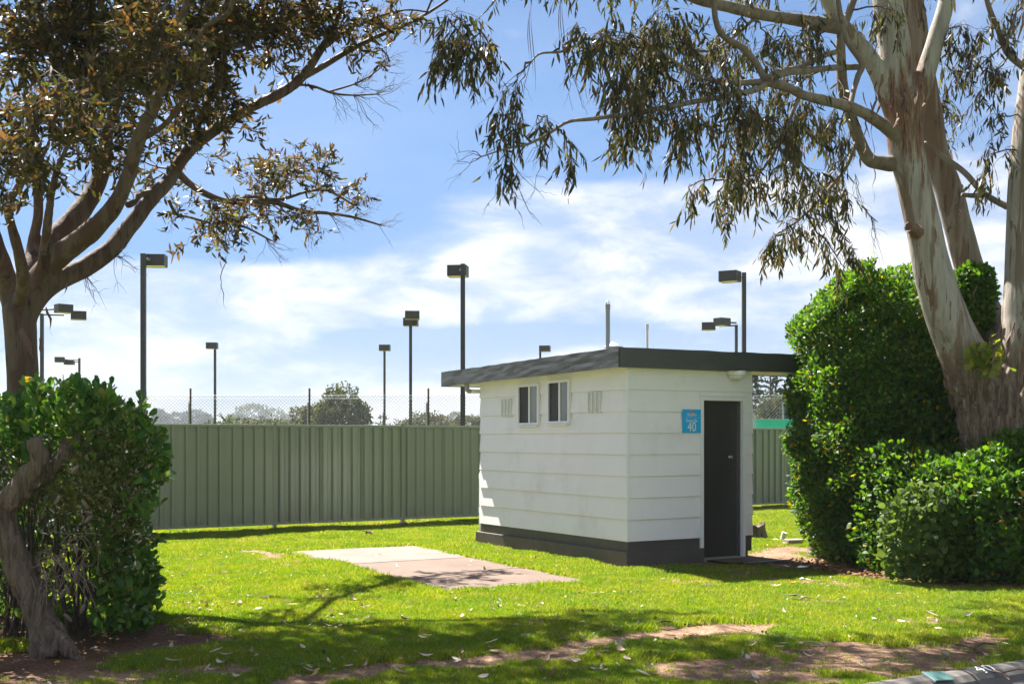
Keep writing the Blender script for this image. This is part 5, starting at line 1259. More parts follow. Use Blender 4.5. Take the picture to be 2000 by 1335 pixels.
hb = (4.9, 15.3, 0)
hedge = thing('clipped_hedge', 'tall dense clipped green hedge standing beside the shed door', 'hedge', hb)
vis = lambda w_: (w_[:, 1] < 16.2)
p, d = super_shell(82000, (5.00, 15.3, 1.6), (1.31, 1.30, 2.05), 3.0, .26, .05)
px_ = 1000 + p[:, 0] / p[:, 1] * F; py_ = HOR - (p[:, 2] - EYE) / p[:, 1] * F
# clipped shoulder rising from the porch end, undercut foot
sh_ok = ~((p[:, 0] < 4.35) & (p[:, 2] > 2.95 + (p[:, 0] - 3.6) * .95)) & ~((p[:, 2] < .55) & (p[:, 0] < 3.75 + (.55 - p[:, 2]) * .5))
p, d = p[sh_ok], d[sh_ok]
p2, d2 = super_shell(3600, (5.44, 13.98, 3.22), (.25, .22, .38), 2.2, .2, 2.2)
pi, di = super_shell(16000, (5.02, 15.35, 1.55), (1.08, 1.0, 1.80), 3.0, .5, .1)
ki = ~((pi[:, 0] < 4.45) & (pi[:, 2] > 2.75 + (pi[:, 0] - 3.6) * .95))
big = cat(shrub_leaves(pi[ki], di[ki], .105, .55), shrub_leaves(p, d, .058, .52), shrub_leaves(p2, d2, .075, .5))
# the sloping clipped shoulder gets its own skin of leaves
u1, u2 = R.uniform(0, 1, 5200), R.uniform(0, 1, 5200); xs = 3.70 + .75 * u1; ys = 14.35 + 1.6 * u2
p3 = np.stack([xs, ys, 2.93 + (xs - 3.6) * .95 + R.normal(0, .06, 5200) - .05], -1); d3 = np.tile(unit(np.array([-.6, -.1, .75])), (5200, 1))
big = cat(big, shrub_leaves(p3, d3, .058, .52))
ke = np.where((d[:, 1] < .35) | (d[:, 2] > .3))[0]; ke = ke[R.permutation(len(ke))[:420]]
tw, sl = shoots(p[ke], d[ke], .04, .17, .062, .5); big = cat(big, sl); v, q = tubes_np(tw[0] - np.array(hb), tw[1], 4); link('shoots', quads_mesh('shoots', v, q), M['twig'], hedge, 'stuff')
plant_leaves(hedge, hb, big, ROUND, .04, M['hedge_leaf'], 300)
pp, rr = [], []
for k in range(90):
    a = np.array([R.uniform(4.1, 5.7), R.uniform(14.7, 15.9), 0]); b = np.array([R.uniform(3.7, 6.0), R.uniform(14.2, 16.2), R.uniform(1.2, 3.4)])
    pp.append(bez(a, b, .0, 7, .05)); rr.append(np.linspace(.022, .005, 7))
v, q = tubes_np(np.array(pp) - np.array(hb), np.array(rr), 5); link('stems', quads_mesh('stems', v, q), M['twig'], hedge, 'stuff')

lb = (5.9, 13.0, 0)
low = thing('low_shrub', 'low wide glossy green shrub spreading at the foot of the pale gum tree', 'shrub', lb)
p, d = super_shell(21000, (6.1, 13.15, .62), (1.75, .95, .86), 2.6, .2, .03, lambda w_: w_[:, 1] < 13.9)
p2, d2 = super_shell(5000, (4.75, 13.75, .7), (.75, .75, .85), 2.4, .2, .03)
p4, d4 = super_shell(3500, (5.75, 13.0, 1.25), (.5, .5, .42), 2.2, .15, .5)
ke = R.permutation(len(p))[:200]; tw, sl = shoots(p[ke], d[ke], .06, .22, .078, .58); v, q = tubes_np(tw[0] - np.array(lb), tw[1], 4); link('shoots', quads_mesh('shoots', v, q), M['twig'], low, 'stuff')
plant_leaves(low, lb, cat(sl, shrub_leaves(p, d, .075, .60), shrub_leaves(p2, d2, .062, .55), shrub_leaves(p4, d4, .07, .55)), ROUND, .04, M['hedge_leaf'], 300)
pp, rr = [], []
for k in range(60):
    a = np.array([R.uniform(4.4, 7.2), R.uniform(12.7, 13.7), 0]); b = a + np.array([R.uniform(-.6, .6), R.uniform(-.5, .3), R.uniform(.5, 1.1)]); pp.append(bez(a, b, 0, 6, .03)); rr.append(np.linspace(.014, .004, 6))
v, q = tubes_np(np.array(pp) - np.array(lb), np.array(rr), 5); link('stems', quads_mesh('stems', v, q), M['twig'], low, 'stuff')

# soft pale flowering plant in front of the hedge
fb = tuple(G(1790, 1135)); fb = (fb[0], 12.75, 0)
fl = thing('flowering_plant', 'soft pale green leafy plant with a few mauve flowers against the hedge', 'plant', fb)
p, d = super_shell(1500, (fb[0] - .05, 12.62, .55), (.40, .26, .55), 2.0, .22, .05)
plant_leaves(fl, fb, shrub_leaves(p, d, .065, 1.0, .3, .4, .6), ROUND, 0, M['pale_leaf'], 150)
for (a, b) in [(1781, 968), (1838, 977), (1740, 985), (1732, 1000), (1660, 975)][:4]:
    c = P(a, b, 12.28) - Vector(fb); mb = MB()
    for k in range(5):
        an = 2 * math.pi * k / 5; e = Vector((math.cos(an), -.25, math.sin(an))); s = Vector((-math.sin(an), 0, math.cos(an)))
        mb.add([c, c + e * .010 + s * .007, c + e * .018, c + e * .010 - s * .007], [(0, 1, 2, 3)])
    mb.build('flower', M['petal'], fl)
# suckers in the fork of the gum
sb = tuple(P(1925, 700, 13.15)); sk_t = thing('sucker_shoots', 'small tuft of yellow green shoots in the fork of the pale gum', 'plant', sb)
n = 170; p = np.array(sb) + R.normal(0, 1, (n, 3)) * np.array([.085, .05, .085]); plant_leaves(sk_t, sb, shrub_leaves(p, unit(p - np.array(sb)), .075, .75), ROUND, 0, M['sucker_leaf'], 170)

# ------------------------------------------------------------------ leafy hedge with the old twisted trunk
ob = (-4.1, 9.3, 0)
old = thing('overgrown_hedge', 'overgrown hedge of glossy round leaves with a bare twisted old trunk', 'hedge', ob)
TK = [
    [(112, 1290, 8.55, 44), (98, 1262, 8.6, 42), (82, 1215, 8.65, 36), (55, 1150, 8.7, 33), (32, 1090, 8.7, 32), (14, 1040, 8.7, 30), (4, 1000, 8.7, 28), (30, 965, 8.7, 30), (62, 930, 8.7, 27), (76, 900, 8.68, 23), (70, 870, 8.65, 19), (68, 857, 8.65, 17)],
    [(50, 950, 8.75, 20), (90, 925, 8.8, 20), (125, 890, 8.85, 19), (148, 862, 8.9, 15), (156, 848, 8.9, 12)],
    [(10, 1010, 8.75, 24), (-20, 960, 8.8, 26), (-50, 900, 8.9, 26)],
    [(95, 1230, 8.6, 22), (130, 1262, 8.5, 20), (150, 1285, 8.45, 14), (165, 1300, 8.4, 6)],
    [(80, 1230, 8.6, 20), (75, 1270, 8.5, 18), (70, 1300, 8.45, 10)],
]
woody('trunk', [(a, [r * .84 for r in b]) for a, b in map(limb, TK)], M['old_wood'], old, ob, .0125, .010, (9.0, 2.2))
# inner tangle of dead wood
pp, rr = [], []
for k in range(520):
    a = np.array([R.uniform(-4.7, -3.25), R.uniform(8.9, 9.9), R.uniform(.1, 1.5)]); e = unit(R.normal(0, 1, 3) + np.array([-.1, -.3, .3])) * R.uniform(.12, .38); pp.append(bez(a, a + e, R.uniform(-.06, .06), 6, .012)); rr.append(np.linspace(.006, .0015, 6) * R.uniform(.5, 1.3))
for k in range(40):
    a = np.array([R.uniform(-4.5, -3.35), R.uniform(9.0, 10.0), 0]); b = a + np.array([R.uniform(-.3, .2), R.uniform(-.1, .3), R.uniform(.9, 1.6)]); pp.append(bez(a, b, 0, 6, .02)); rr.append(np.linspace(.016, .005, 6))
v, q = tubes_np(np.array(pp) - np.array(ob), np.array(rr), 4); link('dead_branches', quads_mesh('dead_branches', v, q), M['twig'], old, 'stuff')
pp, rr = [], []
for k in range(46):                                      # springy bare shoots round the seed cones
    a = np.array(P(R.uniform(60, 190), R.uniform(1060, 1190), 8.75)); b = np.array(P(R.uniform(60, 200), R.uniform(1040, 1210), 8.55)); pp.append(bez(a, b, R.uniform(.02, .14), 6, .01)); rr.append(np.linspace(.0045, .0022, 6))
v, q = tubes_np(np.array(pp) - np.array(ob), np.array(rr), 4); link('bare_shoots', quads_mesh('bare_shoots', v, q), M['dead_twig'], old, 'stuff')
def cone_mesh():
    mb = MB(); n = 9; vs = []
    mb.tube([(0, 0, 0), (0, 0, .012), (0, 0, .04), (0, 0, .07), (0, 0, .085)], [.006, .016, .021, .017, .006], 10)
    for k in range(22):
        a = k * 2.4; z = .012 + .062 * k / 22; r_ = .021 - .25 * abs(z - .042) ; e = Vector((math.cos(a), math.sin(a), 0)); s = Vector((-math.sin(a), math.cos(a), 0)); c = e * r_ * .9 + Vector((0, 0, z))
        mb.add([c - s * .006, c + s * .006, c + e * .007 + Vector((0, 0, .006))], [(0, 1, 2)]); mb.add([c - s * .006 - Vector((0, 0, .007)), c + s * .006 - Vector((0, 0, .007)), c + e * .006 - Vector((0, 0, .002))], [(0, 2, 1)])
    return mb.mesh('seed_cone')
cm = cone_mesh(); cm.materials.append(M['cone'])
for (a, b) in [(106, 975), (172, 982), (90, 1125), (118, 1158), (136, 1150), (157, 1188), (140, 1202), (128, 1100), (150, 1072), (147, 1120), (140, 915), (166, 1010)]:
    o = link('seed_cone', cm, None, old, loc=P(a, b + 10, 8.52) - Vector(ob)); o.rotation_euler = (R.uniform(-.6, .6), R.uniform(-.9, .9), R.uniform(0, 6)); o.scale = (.72, .72, .95)

def hedge_field(n, f):
    out = []
    while sum(map(len, out)) < n:
        p = np.stack([R.uniform(-5.9, -2.55, 60000), R.uniform(8.55, 10.7, 60000), R.uniform(.03, 2.2, 60000)], -1); out.append(p[R.uniform(0, 1, len(p)) < f(p)])
    return np.concatenate(out)[:n]
def hx(p): return 1000 + p[:, 0] / p[:, 1] * F, HOR - (p[:, 2] - EYE) / p[:, 1] * F
def outline(p):
    """distance inside the rounded body of the hedge"""
    x, y, z = p.T
    lump = .15 * np.sin(x * 5 + z * 3) * np.sin(z * 4.3 + y * 4) + .10 * np.sin(y * 7 + z * 6 + x * 3)
    right = -2.75 - .10 * np.sin(z * 2.6) - np.maximum(0, y - 8.9) * .27 ; rr_ = .62
    top = 1.87 + .03 * np.sin(x * 5); fx = np.maximum(0, x - (right - rr_)) / rr_; fz = np.maximum(0, z - (top - rr_)) / rr_
    corner = (1 - np.sqrt(fx ** 2 + fz ** 2)) * rr_
    dside = np.where((fx > 0) & (fz > 0), corner, np.minimum(right - x, top - z)) + lump * .5
    dfront = y - (8.85 + .15 * np.sin(x * 2.2) + np.maximum(0, z - 1.6) * .35) + lump * .4; dback = 10.55 - y
    low_ = np.where(z < .25, (x < -2.85 - (.25 - z) * .5), True)
    return dside, dfront, dback, low_
def f_big(p):
    ds, df, db, lw = outline(p); x, y, z = p.T
    inside = (ds > 0) & (df > 0) & (db > 0) & lw
    px, py = hx(p)
    skin = np.exp(-ds / .16)                              # top and lit flank
    hole = np.exp(-(((px - 115) / 115) ** 2 + ((py - 1060) / 210) ** 2) * 1.1)
    front = np.exp(-df / .13) * np.clip(.75 - 1.25 * hole + .25 * np.sin(px / 31) * np.sin(py / 37), 0, 1) * np.where((px < 230) & (py > 850), .20 + .5 * (np.sin(px / 23 + 2) * np.sin(py / 41 + 1) > .35), 1.0)
    back = np.exp(-np.abs(db - .15) / .15) * .5
    return inside * np.clip(np.maximum(skin * np.where(px < 180, np.where(py > 900, .05, 1), 1.0), np.maximum(front, back)), 0, 1)
def f_fine(p):
    ds, df, db, lw = outline(p); px, py = hx(p)
    z1 = np.exp(-(((px - 205) / 60) ** 2 + ((py - 900) / 75) ** 2)) + .8 * np.exp(-(((px - 150) / 90) ** 2 + ((py - 965) / 40) ** 2)) + .6 * np.exp(-(((px - 235) / 40) ** 2 + ((py - 1010) / 60) ** 2)) + .35 * np.exp(-(((px - 215) / 30) ** 2 + ((py - 1080) / 60) ** 2))
    return ((ds > 0) & (df > -.02)) * np.exp(-df / .14) * np.clip(z1, 0, 1)
p = hedge_field(15500, f_big); ds, df, db, _ = outline(p)
d = np.where((np.abs(ds) < df)[:, None], unit(np.stack([np.maximum(.05, p[:, 0] + 3.3), -.2 + 0 * ds, np.maximum(.05, p[:, 2] - 1.4)], -1)), np.array([0, -1, .25]))
ld = shrub_leaves(p, d, .078, .58, .55, .45, .6)
ke = np.where((ds < .10) & (df > -.1) & ((p[:, 2] > 1.5) | (p[:, 0] > -3.4 - (p[:, 1] - 8.9) * .27)))[0]; ke = ke[R.permutation(len(ke))[:150]]
tw, sl = shoots(p[ke], d[ke], .05, .19, .085, .56)
ld = cat(ld, sl); v, q = tubes_np(tw[0] - np.array(ob), tw[1], 4); link('shoots', quads_mesh('shoots', v, q), M['twig'], old, 'stuff')
plant_leaves(old, ob, ld, ROUND, .03, M['mirror_leaf'], 300)
p = hedge_field(4200, f_fine); fd = shrub_leaves(p, np.tile(np.array([0, -1, .3]), (len(p), 1)), .050, .34, .5, .4, .7)
link('fine_foliage', leaves_mesh('fine_foliage', fd[0] - np.array(ob), *fd[1:], NARROW, .05), M['fine_leaf'], old, 'stuff')
p = hedge_field(800, lambda p: f_fine(p + np.array([-.1, 0, .12])) * .8); fd = shrub_leaves(p, np.tile(np.array([0, -1, -.3]), (len(p), 1)), .035, .25, .5, -.4, .8)
link('dead_leaves', leaves_mesh('dead_leaves', fd[0] - np.array(ob), *fd[1:], NARROW, .08), M['dead_leaf'], old, 'stuff')

# ------------------------------------------------------------------ small things on the ground
rr_ = math.atan2(RD.y, RD.x)
dm = thing('doormat', 'worn brown doormat lying on the soil before the dark door', 'doormat', (SH.x, SH.y, 0), SZ)
ma0, ma1 = front_a(1372) + .06, front_a(1372) + .86
MB().box((ma0, -.48, .004), (ma1, -.06, .018)).build('mat_pile', M['mat'], dm, bevel=.003)
mb = MB(); mb.box((ma0 - .02, -.50, .001), (ma1 + .02, -.481, .022)); mb.box((ma0 - .02, -.059, .001), (ma1 + .02, -.045, .02)); mb.box((ma0 - .02, -.481, .001), (ma0 - .001, -.059, .02)); mb.box((ma1 + .001, -.481, .001), (ma1 + .02, -.059, .02)); mb.build('mat_edge', M['rubber'], dm)
pl = thing('edging_board', 'thin dark timber board lying along the front of the doormat', 'board', (SH.x, SH.y, 0), SZ)
MB().box((ma0 + .15, -.60, .002), (ma1 + .10, -.53, .024)).build('plank', M['plinth'], pl, bevel=.003)

def pipe_stub():
    c = G(1529, 1059); t = thing('pipe_stub', 'short white plastic pipe stub standing in a mound of sand', 'pipe', c)
    MB().tube([(0, 0, -.05), (0, 0, .05), (.004, 0, .085), (.012, -.006, .12), (.026, -.012, .155)], [.034, .034, .036, .038, .040], 14).build('pipe_elbow', M['pvc'], t)
    mb = MB(); mb.tube([(-.09, 0, -.02), (-.09, 0, .02), (-.088, 0, .05), (-.085, 0, .06)], [.13, .11, .06, .01], 16); mb.build('sand_mound', M['stone'], t, smooth=True)
pipe_stub()
def pavers():
    c = G(1546, 1064)
    for k, (dx, dy, z, a) in enumerate([(0, 0, 0, .1), (.03, .02, .045, .35)]):
        t = thing('paver', ['lower of two stacked rough pavers beside the white pipe stub', 'upper of two stacked rough pavers beside the white pipe stub'][k], 'paver', (c.x + dx, c.y + dy, z), a, 'stacked pavers')
        mb = MB(); mb.prism([(-.13, -.08), (-.02, -.095), (.12, -.085), (.135, .02), (.11, .085), (-.08, .09), (-.14, .03)], Matrix.Identity(4), .042); mb.build('stone_block', M['stone'], t, bevel=.006)
pavers()
def stump(px, py, r, h, label, lean=0):
    c = G(px, py); t = thing('tree_stump', label, 'stump', c)
    n = 22; vs, fs = [], []; zs = [-.05, .0, h * .35, h * .8, h]
    for i, z in enumerate(zs):
        for k in range(n):
            a = 2 * math.pi * k / n; rr__ = r * (1.55, 1.45, 1.12, 1.0, .97)[i] * (1 + .10 * math.sin(a * 5 + 1) + .06 * math.sin(a * 11) + .03 * R.normal()); hz = z + (.10 * h * math.sin(a * 2 + 1) + R.normal(0, .01) if i == 4 else 0)
            vs.append((rr__ * math.cos(a) + lean * z, rr__ * math.sin(a), hz))
    for i in range(4):
        for k in range(n): fs.append((i * n + k, i * n + (k + 1) % n, (i + 1) * n + (k + 1) % n, (i + 1) * n + k))
    MB().add(vs, fs).build('stump_side', M['old_wood'], t)
    MB().add([(v[0] * .985, v[1] * .985, v[2] - .004) for v in vs[4 * n:]] + [(lean * h, 0, h * .93)], [(k, (k + 1) % n, n) for k in range(n)]).build('cut_top', M['old_wood'], t)
stump(1474, 1054, .15, .24, 'broken tree stump beside the wall edge of the shed')
stump(1612, 1082, .20, .14, 'low flat sawn stump under the edge of the clipped hedge')

def twig(pts, r0, r1, label, mat='dead_twig', forks=0, name='fallen_twig'):
    w_ = [G(a, b) + Vector((0, 0, .018 + .01 * math.sin(i * 2.0))) for i, (a, b) in enumerate(pts)]
    t = thing(name, label, 'twig', w_[0], 0, 'twigs and bark dropped on the lawn')
    path, rr = smooth_path([p - w_[0] for p in w_], list(np.linspace(r0, r1, len(w_))), 4)
    mb = MB(); mb.tube(path, rr, 6)
    mb.build('stick', M[mat], t)
    if forks:
        for k in range(forks):
            o = Vector(path[len(path) // 2 + k * 2]); e = o + Vector((R.uniform(-.15, .25), R.uniform(-.08, .08), .02)); MB().tube([o, (o + e) / 2 + Vector((0, 0, .02)), e], [r1 * 1.1, r1, r1 * .6], 5).build('side_twig', M[mat], t)
twig([(1484, 1153), (1530, 1165), (1570, 1170), (1610, 1176), (1650, 1182)], .008, .014, 'long strip of pinkish bark lying across the lawn before the shed', 'bark_strip', 1)
twig([(1440, 1178), (1560, 1175), (1640, 1182)], .005, .008, 'straight grey stick behind the long pinkish bark strip', forks=1)
twig([(1600, 1229), (1680, 1236), (1740, 1231), (1800, 1231)], .006, .004, 'long thin stick at the edge of the bare patch before the kerb', forks=1)
twig([(1865, 1262), (1900, 1270), (1932, 1284)], .008, .010, 'forked reddish twig on the bare soil behind the kerb', 'bark_strip', 1)
twig([(1938, 1313), (1955, 1321), (1972, 1330)], .006, .005, 'short twig lying on top of the concrete kerb', 'bark_strip', 1)
twig([(1842, 1158), (1870, 1154), (1890, 1158)], .006, .004, 'slim curved twig on sunlit grass near the low shrub')
twig([(1570, 1262), (1600, 1268), (1612, 1262), (1610, 1256)], .005, .006, 'hooked pale twig between two bare soil patches', forks=1)
twig([(1830, 1142), (1850, 1130), (1872, 1120)], .007, .005, 'bent dry twig leaning out of the low shrub', forks=1)
twig([(610, 1131), (625, 1124), (632, 1122)], .004, .003, 'tiny dark twig beside the concrete slab edge')
twig([(285, 1204), (302, 1196)], .007, .008, 'pale snapped twig beside the overgrown hedge')
twig([(365, 1112), (395, 1116), (430, 1113)], .010, .006, 'curled grey bark piece on sunlit grass beyond the overgrown hedge', 'bark_strip')
twig([(1215, 1228), (1280, 1226), (1370, 1220)], .006, .008, 'long dark stick beside the bare wheel track', 'twig', 1)
twig([(965, 1148), (1005, 1143), (1030, 1146)], .006, .004, 'little stick at the front edge of the concrete slab', 'twig')
twig([(340, 1180), (390, 1160), (440, 1150)], .003, .002, 'fine stalk leaning over the grass near the hedge', 'twig')

def bark_curl(px, py, label):
    c = G(px, py); t = thing('dry_bark', label, 'bark', c)
    for k in range(3):
        pts = [Vector((R.uniform(-.1, .1) + .05 * i - .1, R.uniform(-.02, .02), .03 + .06 * math.sin(i * 1.1 + k))) for i in range(5)]
        ribbon(pts, .03, .015, t, (0, 0, 0), M['bark_strip'])
bark_curl(728, 1046, 'curled brown bark scrap on the lawn before the fence')
bark_curl(797, 1028, 'brown bark scrap caught at the foot of the fence post')

def scrap(px, py, label, s=.06):
    c = G(px, py); t = thing('paper_scrap', label, 'paper', (c.x, c.y, .03), R.uniform(0, 3))
    MB().add([(-s, -s * .5, 0), (s, -s * .6, .012), (s * .9, s * .5, .004), (-s * .2, s * .6, .02), (-s * .9, s * .4, .005)], [(0, 1, 2, 3, 4)]).build('scrap', M['paper'], t)
scrap(1533, 1110, 'torn white paper scrap on shaded grass'); scrap(1568, 1112, 'crumpled white scrap closer to the hedge', .07); scrap(1572, 1136, 'thin white paper curl on the shaded lawn', .06); scrap(1600, 1089, 'white scrap on soil below the clipped hedge', .07)

# dry gum leaves on the lawn
def leaf_3d(name, curl):
    n = 7; vs, fs = [], []
    for i in range(n):
        u = i / (n - 1); w_ = .5 * math.sin(math.pi * min(.98, u * .92 + .06)) ** .8; z = curl * (u - .5) ** 2 * 1.2; y = .16 * (u * u)
        vs += [(u - .5, y - w_ * .28, z + .03), (u - .5, y, z), (u - .5, y + w_ * .28, z + .03 + curl * .1)]
    for i in range(n - 1):
        q = i * 3; fs += [(q, q + 3, q + 4, q + 1), (q + 1, q + 4, q + 5, q + 2)]
    me = bpy.data.meshes.new(name); me.from_pydata(vs, [], fs); me.update(); me.materials.append(M['dead_leaf']); return me
lm = [leaf_3d('fallen_leaf', c) for c in (.05, .35, .7)]
cnt = 0
while cnt < 185:
    px, py = R.uniform(330, 1990), 1095 + 240 * R.uniform(0, 1) ** .75
    c = G(px, py); kd = (c.x - K0.x) * ND.x + (c.y - K0.y) * ND.y
    if kd > -.05 or (570 < px < 1130 and 1060 < py < 1165 and R.uniform() < .85): continue
    if px > 1650 and py < 1150: continue
    if px > 1300 and R.uniform() < .45: continue
    o = bpy.data.objects.new('fallen_leaf', lm[R.randint(3)]); COL.objects.link(o)
    s = R.uniform(.06, .125); o.location = (c.x, c.y, .030 + R.uniform(0, .012)); o.rotation_euler = (R.normal(0, .25), R.normal(0, .25), R.uniform(0, 6.28)); o.scale = (s, s * R.uniform(.9, 1.4), s)
    bm_ = bare_mask(np.array([c.x]), np.array([c.y]))[0][0]; a_, b_ = shed_ab(c.x, c.y)
    where = 'lying on the slab' if (570 < px < 1130 and 1060 < py < 1165) else 'lying on bare brown soil' if bm_ > .5 else 'in the grass close to the white shed' if b_ > -2.2 and a_ > -1.5 else 'in the grass near the overgrown hedge' if px < 560 else 'in the grass near the kerb' if kd > -1.1 else 'in the grass in front of the slab' if px < 1150 else 'in the open grass before the big hedge'
    tag(o, ('curled' if o.data is lm[2] else 'bent' if o.data is lm[1] else 'flat') + ' dry gum leaf ' + where, 'leaf', 'dry gum leaves fallen on the lawn'); cnt += 1
ylw = leaf_3d('yellow_leaf', .2); ylw.materials.clear(); ylw.materials.append(M['yellow_leaf'])
for (a, b) in [(110, 1298), (268, 1283), (240, 1293), (335, 1257), (360, 1274), (395, 1308), (1358, 1107), (1549, 1143), (1462, 1123), (1636, 1112), (1724, 1124), (1704, 1108), (1660, 1118), (1690, 1105), (1644, 1106)]:
    c = G(a, b); o = bpy.data.objects.new('yellow_leaf', ylw); COL.objects.link(o); s = .075; o.location = (c.x, c.y, .02 if a < 400 else .035); o.rotation_euler = (0, 0, R.uniform(0, 6)); o.scale = (s, s * 1.9, s)
    tag(o, 'yellow fallen hedge leaf lying near one of the hedges', 'leaf', 'yellow leaves fallen near the hedges')

# leaf litter below the big hedge and along the fence foot
n = 3600; k = R.uniform(0, 1, n); path = np.array([(3.7, 14.8), (4.05, 13.9), (4.5, 12.85), (5.5, 12.2), (7.4, 12.2)]); kk = k * 4; i = np.clip(kk.astype(int), 0, 3); f = (kk - i)[:, None]
xy = path[i] * (1 - f) + path[i + 1] * f + R.normal(0, .21, (n, 2)); p = np.concatenate([xy, R.uniform(.004, .03, (n, 1))], 1)
s_ = R.uniform(-12, 20, 2400); o_ = R.normal(0, .09, 2400); xy2 = np.array(FO)[None] + s_[:, None] * np.array(FD)[None] + o_[:, None] * np.array(FN)[None]; p = np.concatenate([p, np.concatenate([xy2, R.uniform(.004, .04, (2400, 1))], 1)])
L = R.uniform(.04, .085, len(p)); T = unit(np.concatenate([R.normal(0, 1, (len(p), 2)), R.normal(0, .2, (len(p), 1))], 1)); Nr = np.array([0, 0, 1.]) + R.normal(0, .3, p.shape)
o = link('leaf_litter', leaves_mesh('leaf_litter', p, T, Nr, L, L * .38, NARROW, .1), M['litter']); o['kind'] = 'stuff'

n = 3200; z_ = R.uniform(7.2 ** 2, 20 ** 2, n) ** .5; x_ = R.uniform(-.46, .48, n) * z_
m_, _, kd_ = bare_mask(x_, z_); a_, b_ = shed_ab(x_, z_); ok = (kd_ < -.05) & ~((a_ > -.1) & (a_ < 2.1) & (b_ > -.1) & (b_ < 3.8)) & (R.uniform(0, 1, n) < .35 + m_)
p = np.stack([x_[ok], z_[ok], ground_z(x_[ok], z_[ok]) + np.where(m_[ok] > .5, .004, .026)], -1); L = R.uniform(.03, .09, len(p)); T = unit(np.concatenate([R.normal(0, 1, (len(p), 2)), R.normal(0, .12, (len(p), 1))], 1))
o = link('dry_straw', leaves_mesh('dry_straw', p, T, np.array([0, 0, 1.]) + R.normal(0, .3, p.shape), L, np.maximum(.004, L * R.uniform(.06, .26, len(p))), NARROW, .12), M['dead_leaf']); o['kind'] = 'stuff'

# ------------------------------------------------------------------ grass
def tuft(name, n, h, spread):
    vs, loops, starts = [], [], []
    for k in range(n):
        a = R.uniform(0, 6.28); r_ = spread * math.sqrt(R.uniform()); b = np.array([r_ * math.cos(a), r_ * math.sin(a), -.004]); hh = h * R.uniform(.5, 1.2); ln = R.uniform(0, 6.28); lean = np.array([math.cos(ln), math.sin(ln), 0]) * hh * R.uniform(.15, .8)
        wv = R.uniform(0, 6.28); s = np.array([math.cos(wv), math.sin(wv), 0]) * R.uniform(.0018, .0032)
        i = len(vs); vs += [b - s, b + s, b + lean * .4 + np.array([0, 0, hh * .62]) + s * .8, b + lean * .4 + np.array([0, 0, hh * .62]) - s * .8, b + lean + np.array([0, 0, hh])]
        l0 = len(loops); loops += [i, i + 1, i + 2, i + 3, i + 3, i + 2, i + 4]; starts += [l0, l0 + 4]
    me = fast_mesh(name, vs, loops, starts); me.materials.append(M['grass']); return me
cx_, cy_ = [], []
for k in range(70):
    cz_ = R.uniform(7.6 ** 2, 17 ** 2) ** .5; cx0 = R.uniform(-.42, .46) * cz_; mm = R.randint(25, 110); rr0 = R.uniform(.08, .30)
    cx_ += list(cx0 + R.normal(0, rr0, mm)); cy_ += list(cz_ + R.normal(0, rr0, mm))
cx_, cy_ = np.array(cx_), np.array(cy_); m_, _, kd_ = bare_mask(cx_, cy_); a_, b_ = shed_ab(cx_, cy_); so = G(850, 1163); su = (cx_ - so.x) * RD.x + (cy_ - so.y) * RD.y; sv = -(cx_ - so.x) * RD.y + (cy_ - so.y) * RD.x
ok = (kd_ < -.05) & (m_ < .6) & ~((a_ > -.15) & (a_ < 2.1) & (b_ > -.15) & (b_ < 3.9)) & ~((su > -.05) & (su < 2.3) & (sv > -.05) & (sv < 5.0))
p = np.stack([cx_[ok], cy_[ok], ground_z(cx_[ok], cy_[ok]) + R.uniform(.018, .045, ok.sum())], -1); T = unit(np.concatenate([R.normal(0, 1, (len(p), 2)), R.uniform(0, .5, (len(p), 1))], 1)); L = R.uniform(.018, .042, len(p))
o = link('lawn_weeds', leaves_mesh('lawn_weeds', p, T, np.array([0, 0, 1.]) + R.normal(0, .3, p.shape), L, L * .62, ROUND), M['weed']); o['kind'] = 'stuff'
tcol = bpy.data.collections.new('grass_tufts')
for k in range(6):
    o = bpy.data.objects.new('grass_tuft', tuft('grass_tuft', 34, .040, .075)); tcol.objects.link(o)

def grass_points():
    out = []
    n = 420000
    z = R.uniform(7.0 ** 2, 27.5 ** 2, n) ** .5; x = R.uniform(-.49, .50, n) * z
    m, dk, kd = bare_mask(x, z)
    a, b = shed_ab(x, z); ina = (a > -.07) & (a < 2.1) & (b > -.07) & (b < 3.8)
    so = G(850, 1163); sx_, sy_ = x - so.x, z - so.y; su = sx_ * RD.x + sy_ * RD.y; sv = -sx_ * RD.y + sy_ * RD.x
    ins = (su > .06 + .045 * sv) & (su < 1.93 + .045 * sv) & (sv > .05) & (sv < 4.9)
    thin_ = vnoise(x, z, 3.0, 6)
    pr = np.clip(1.05 - m * 1.35, 0.0, 1) * (.55 + .45 * np.clip(thin_ * 1.6, 0, 1)) + .035 * (m < .97) * (dk < .5)
    dens = np.clip((9.5 / z) ** .75, .35, 1.0)
    k = (R.uniform(0, 1, n) < pr * dens) & (kd < -.01) & ~ina & ~ins
    return x[k], z[k], m[k]
gx, gy, gm = grass_points()
gz = ground_z(gx, gy)
gme = bpy.data.meshes.new('grass'); gme.vertices.add(len(gx)); gme.vertices.foreach_set('co', np.stack([gx, gy, gz], -1).astype(np.float32).ravel()); gme.update()
hatt = gme.attributes.new('size', 'FLOAT', 'POINT')
so = G(850, 1163); su = (gx - so.x) * RD.x + (gy - so.y) * RD.y; sv = -(gx - so.x) * RD.y + (gy - so.y) * RD.x
a_, b_ = shed_ab(gx, gy); sf = (gx - FO.x) * FN.x + (gy - FO.y) * FN.y; tall = np.exp(-np.abs(sf) / .18) * .9 + np.exp(-np.abs(np.maximum(np.maximum(-.1 - a_, a_ - 2.1), np.maximum(-.1 - b_, b_ - 3.8))) / .12) * .6
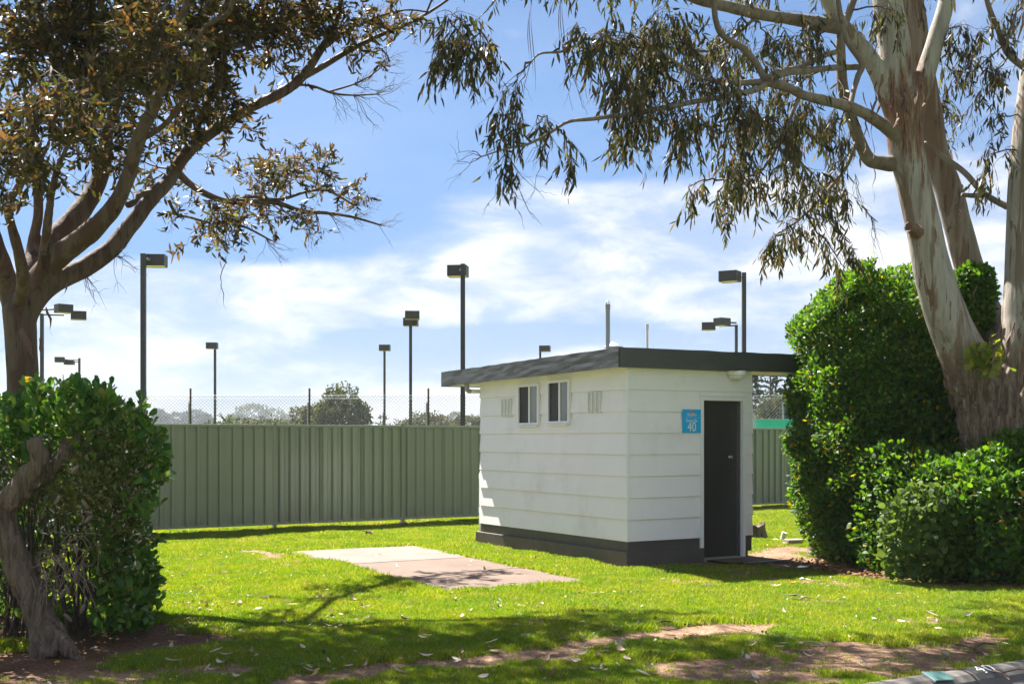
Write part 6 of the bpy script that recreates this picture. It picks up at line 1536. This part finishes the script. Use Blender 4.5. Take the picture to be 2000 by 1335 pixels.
edge = tall * vnoise(gx, gy, 2.2, 15) + np.exp(-np.abs(np.maximum(np.maximum(-su + .045 * sv, su - 1.98 - .045 * sv), np.maximum(-sv, sv - 4.95))) / .10)
sz = (.55 + .5 * vnoise(gx, gy, 1.4, 8) + .55 * vnoise(gx, gy, 5.0, 12)) * (1 - .45 * gm) * (1 + .02 * (gy - 8)) * (1 + .5 * edge)
hatt.data.foreach_set('value', sz.astype(np.float32))
go = link('grass', gme, M['grass']); go['kind'] = 'stuff'
ng = bpy.data.node_groups.new('scatter', 'GeometryNodeTree'); ng.interface.new_socket('Geometry', in_out='INPUT', socket_type='NodeSocketGeometry'); ng.interface.new_socket('Geometry', in_out='OUTPUT', socket_type='NodeSocketGeometry')
gi = ng.nodes.new('NodeGroupInput'); gq = ng.nodes.new('NodeGroupOutput'); ip = ng.nodes.new('GeometryNodeInstanceOnPoints'); ci = ng.nodes.new('GeometryNodeCollectionInfo'); ci.inputs[0].default_value = tcol; ci.inputs[1].default_value = True; ci.inputs[2].default_value = True
rv = ng.nodes.new('FunctionNodeRandomValue'); rv.data_type = 'FLOAT_VECTOR'; rv.inputs[0].default_value = (-.12, -.12, 0); rv.inputs[1].default_value = (.12, .12, 6.283)
na = ng.nodes.new('GeometryNodeInputNamedAttribute'); na.data_type = 'FLOAT'; na.inputs[0].default_value = 'size'
ng.links.new(gi.outputs[0], ip.inputs['Points']); ng.links.new(ci.outputs[0], ip.inputs['Instance']); ip.inputs['Pick Instance'].default_value = True
ng.links.new(rv.outputs[0], ip.inputs['Rotation']); ng.links.new(na.outputs[0], ip.inputs['Scale']); ng.links.new(ip.outputs[0], gq.inputs[0])
go.modifiers.new('scatter', 'NODES').node_group = ng

# ------------------------------------------------------------------ haze in the air
hzm = bpy.data.materials.new('haze_air'); hzm.use_nodes = True; hzm.node_tree.nodes.clear(); ht = NT(hzm.node_tree)
pv = ht.n('ShaderNodeVolumePrincipled', Color=(.78, .86, .95), Density=HAZE); pv.inputs['Anisotropy'].default_value = .0
ho = ht.n('ShaderNodeOutputMaterial'); ht.t.links.new(pv.outputs[0], ho.inputs[1])
hz = MB().box((-920, -420, -1.2), (920, 1520, 26.0)).build('haze', hzm); hz['kind'] = 'stuff'
print('grass tufts', len(gx), 'objects', len(bpy.data.objects))
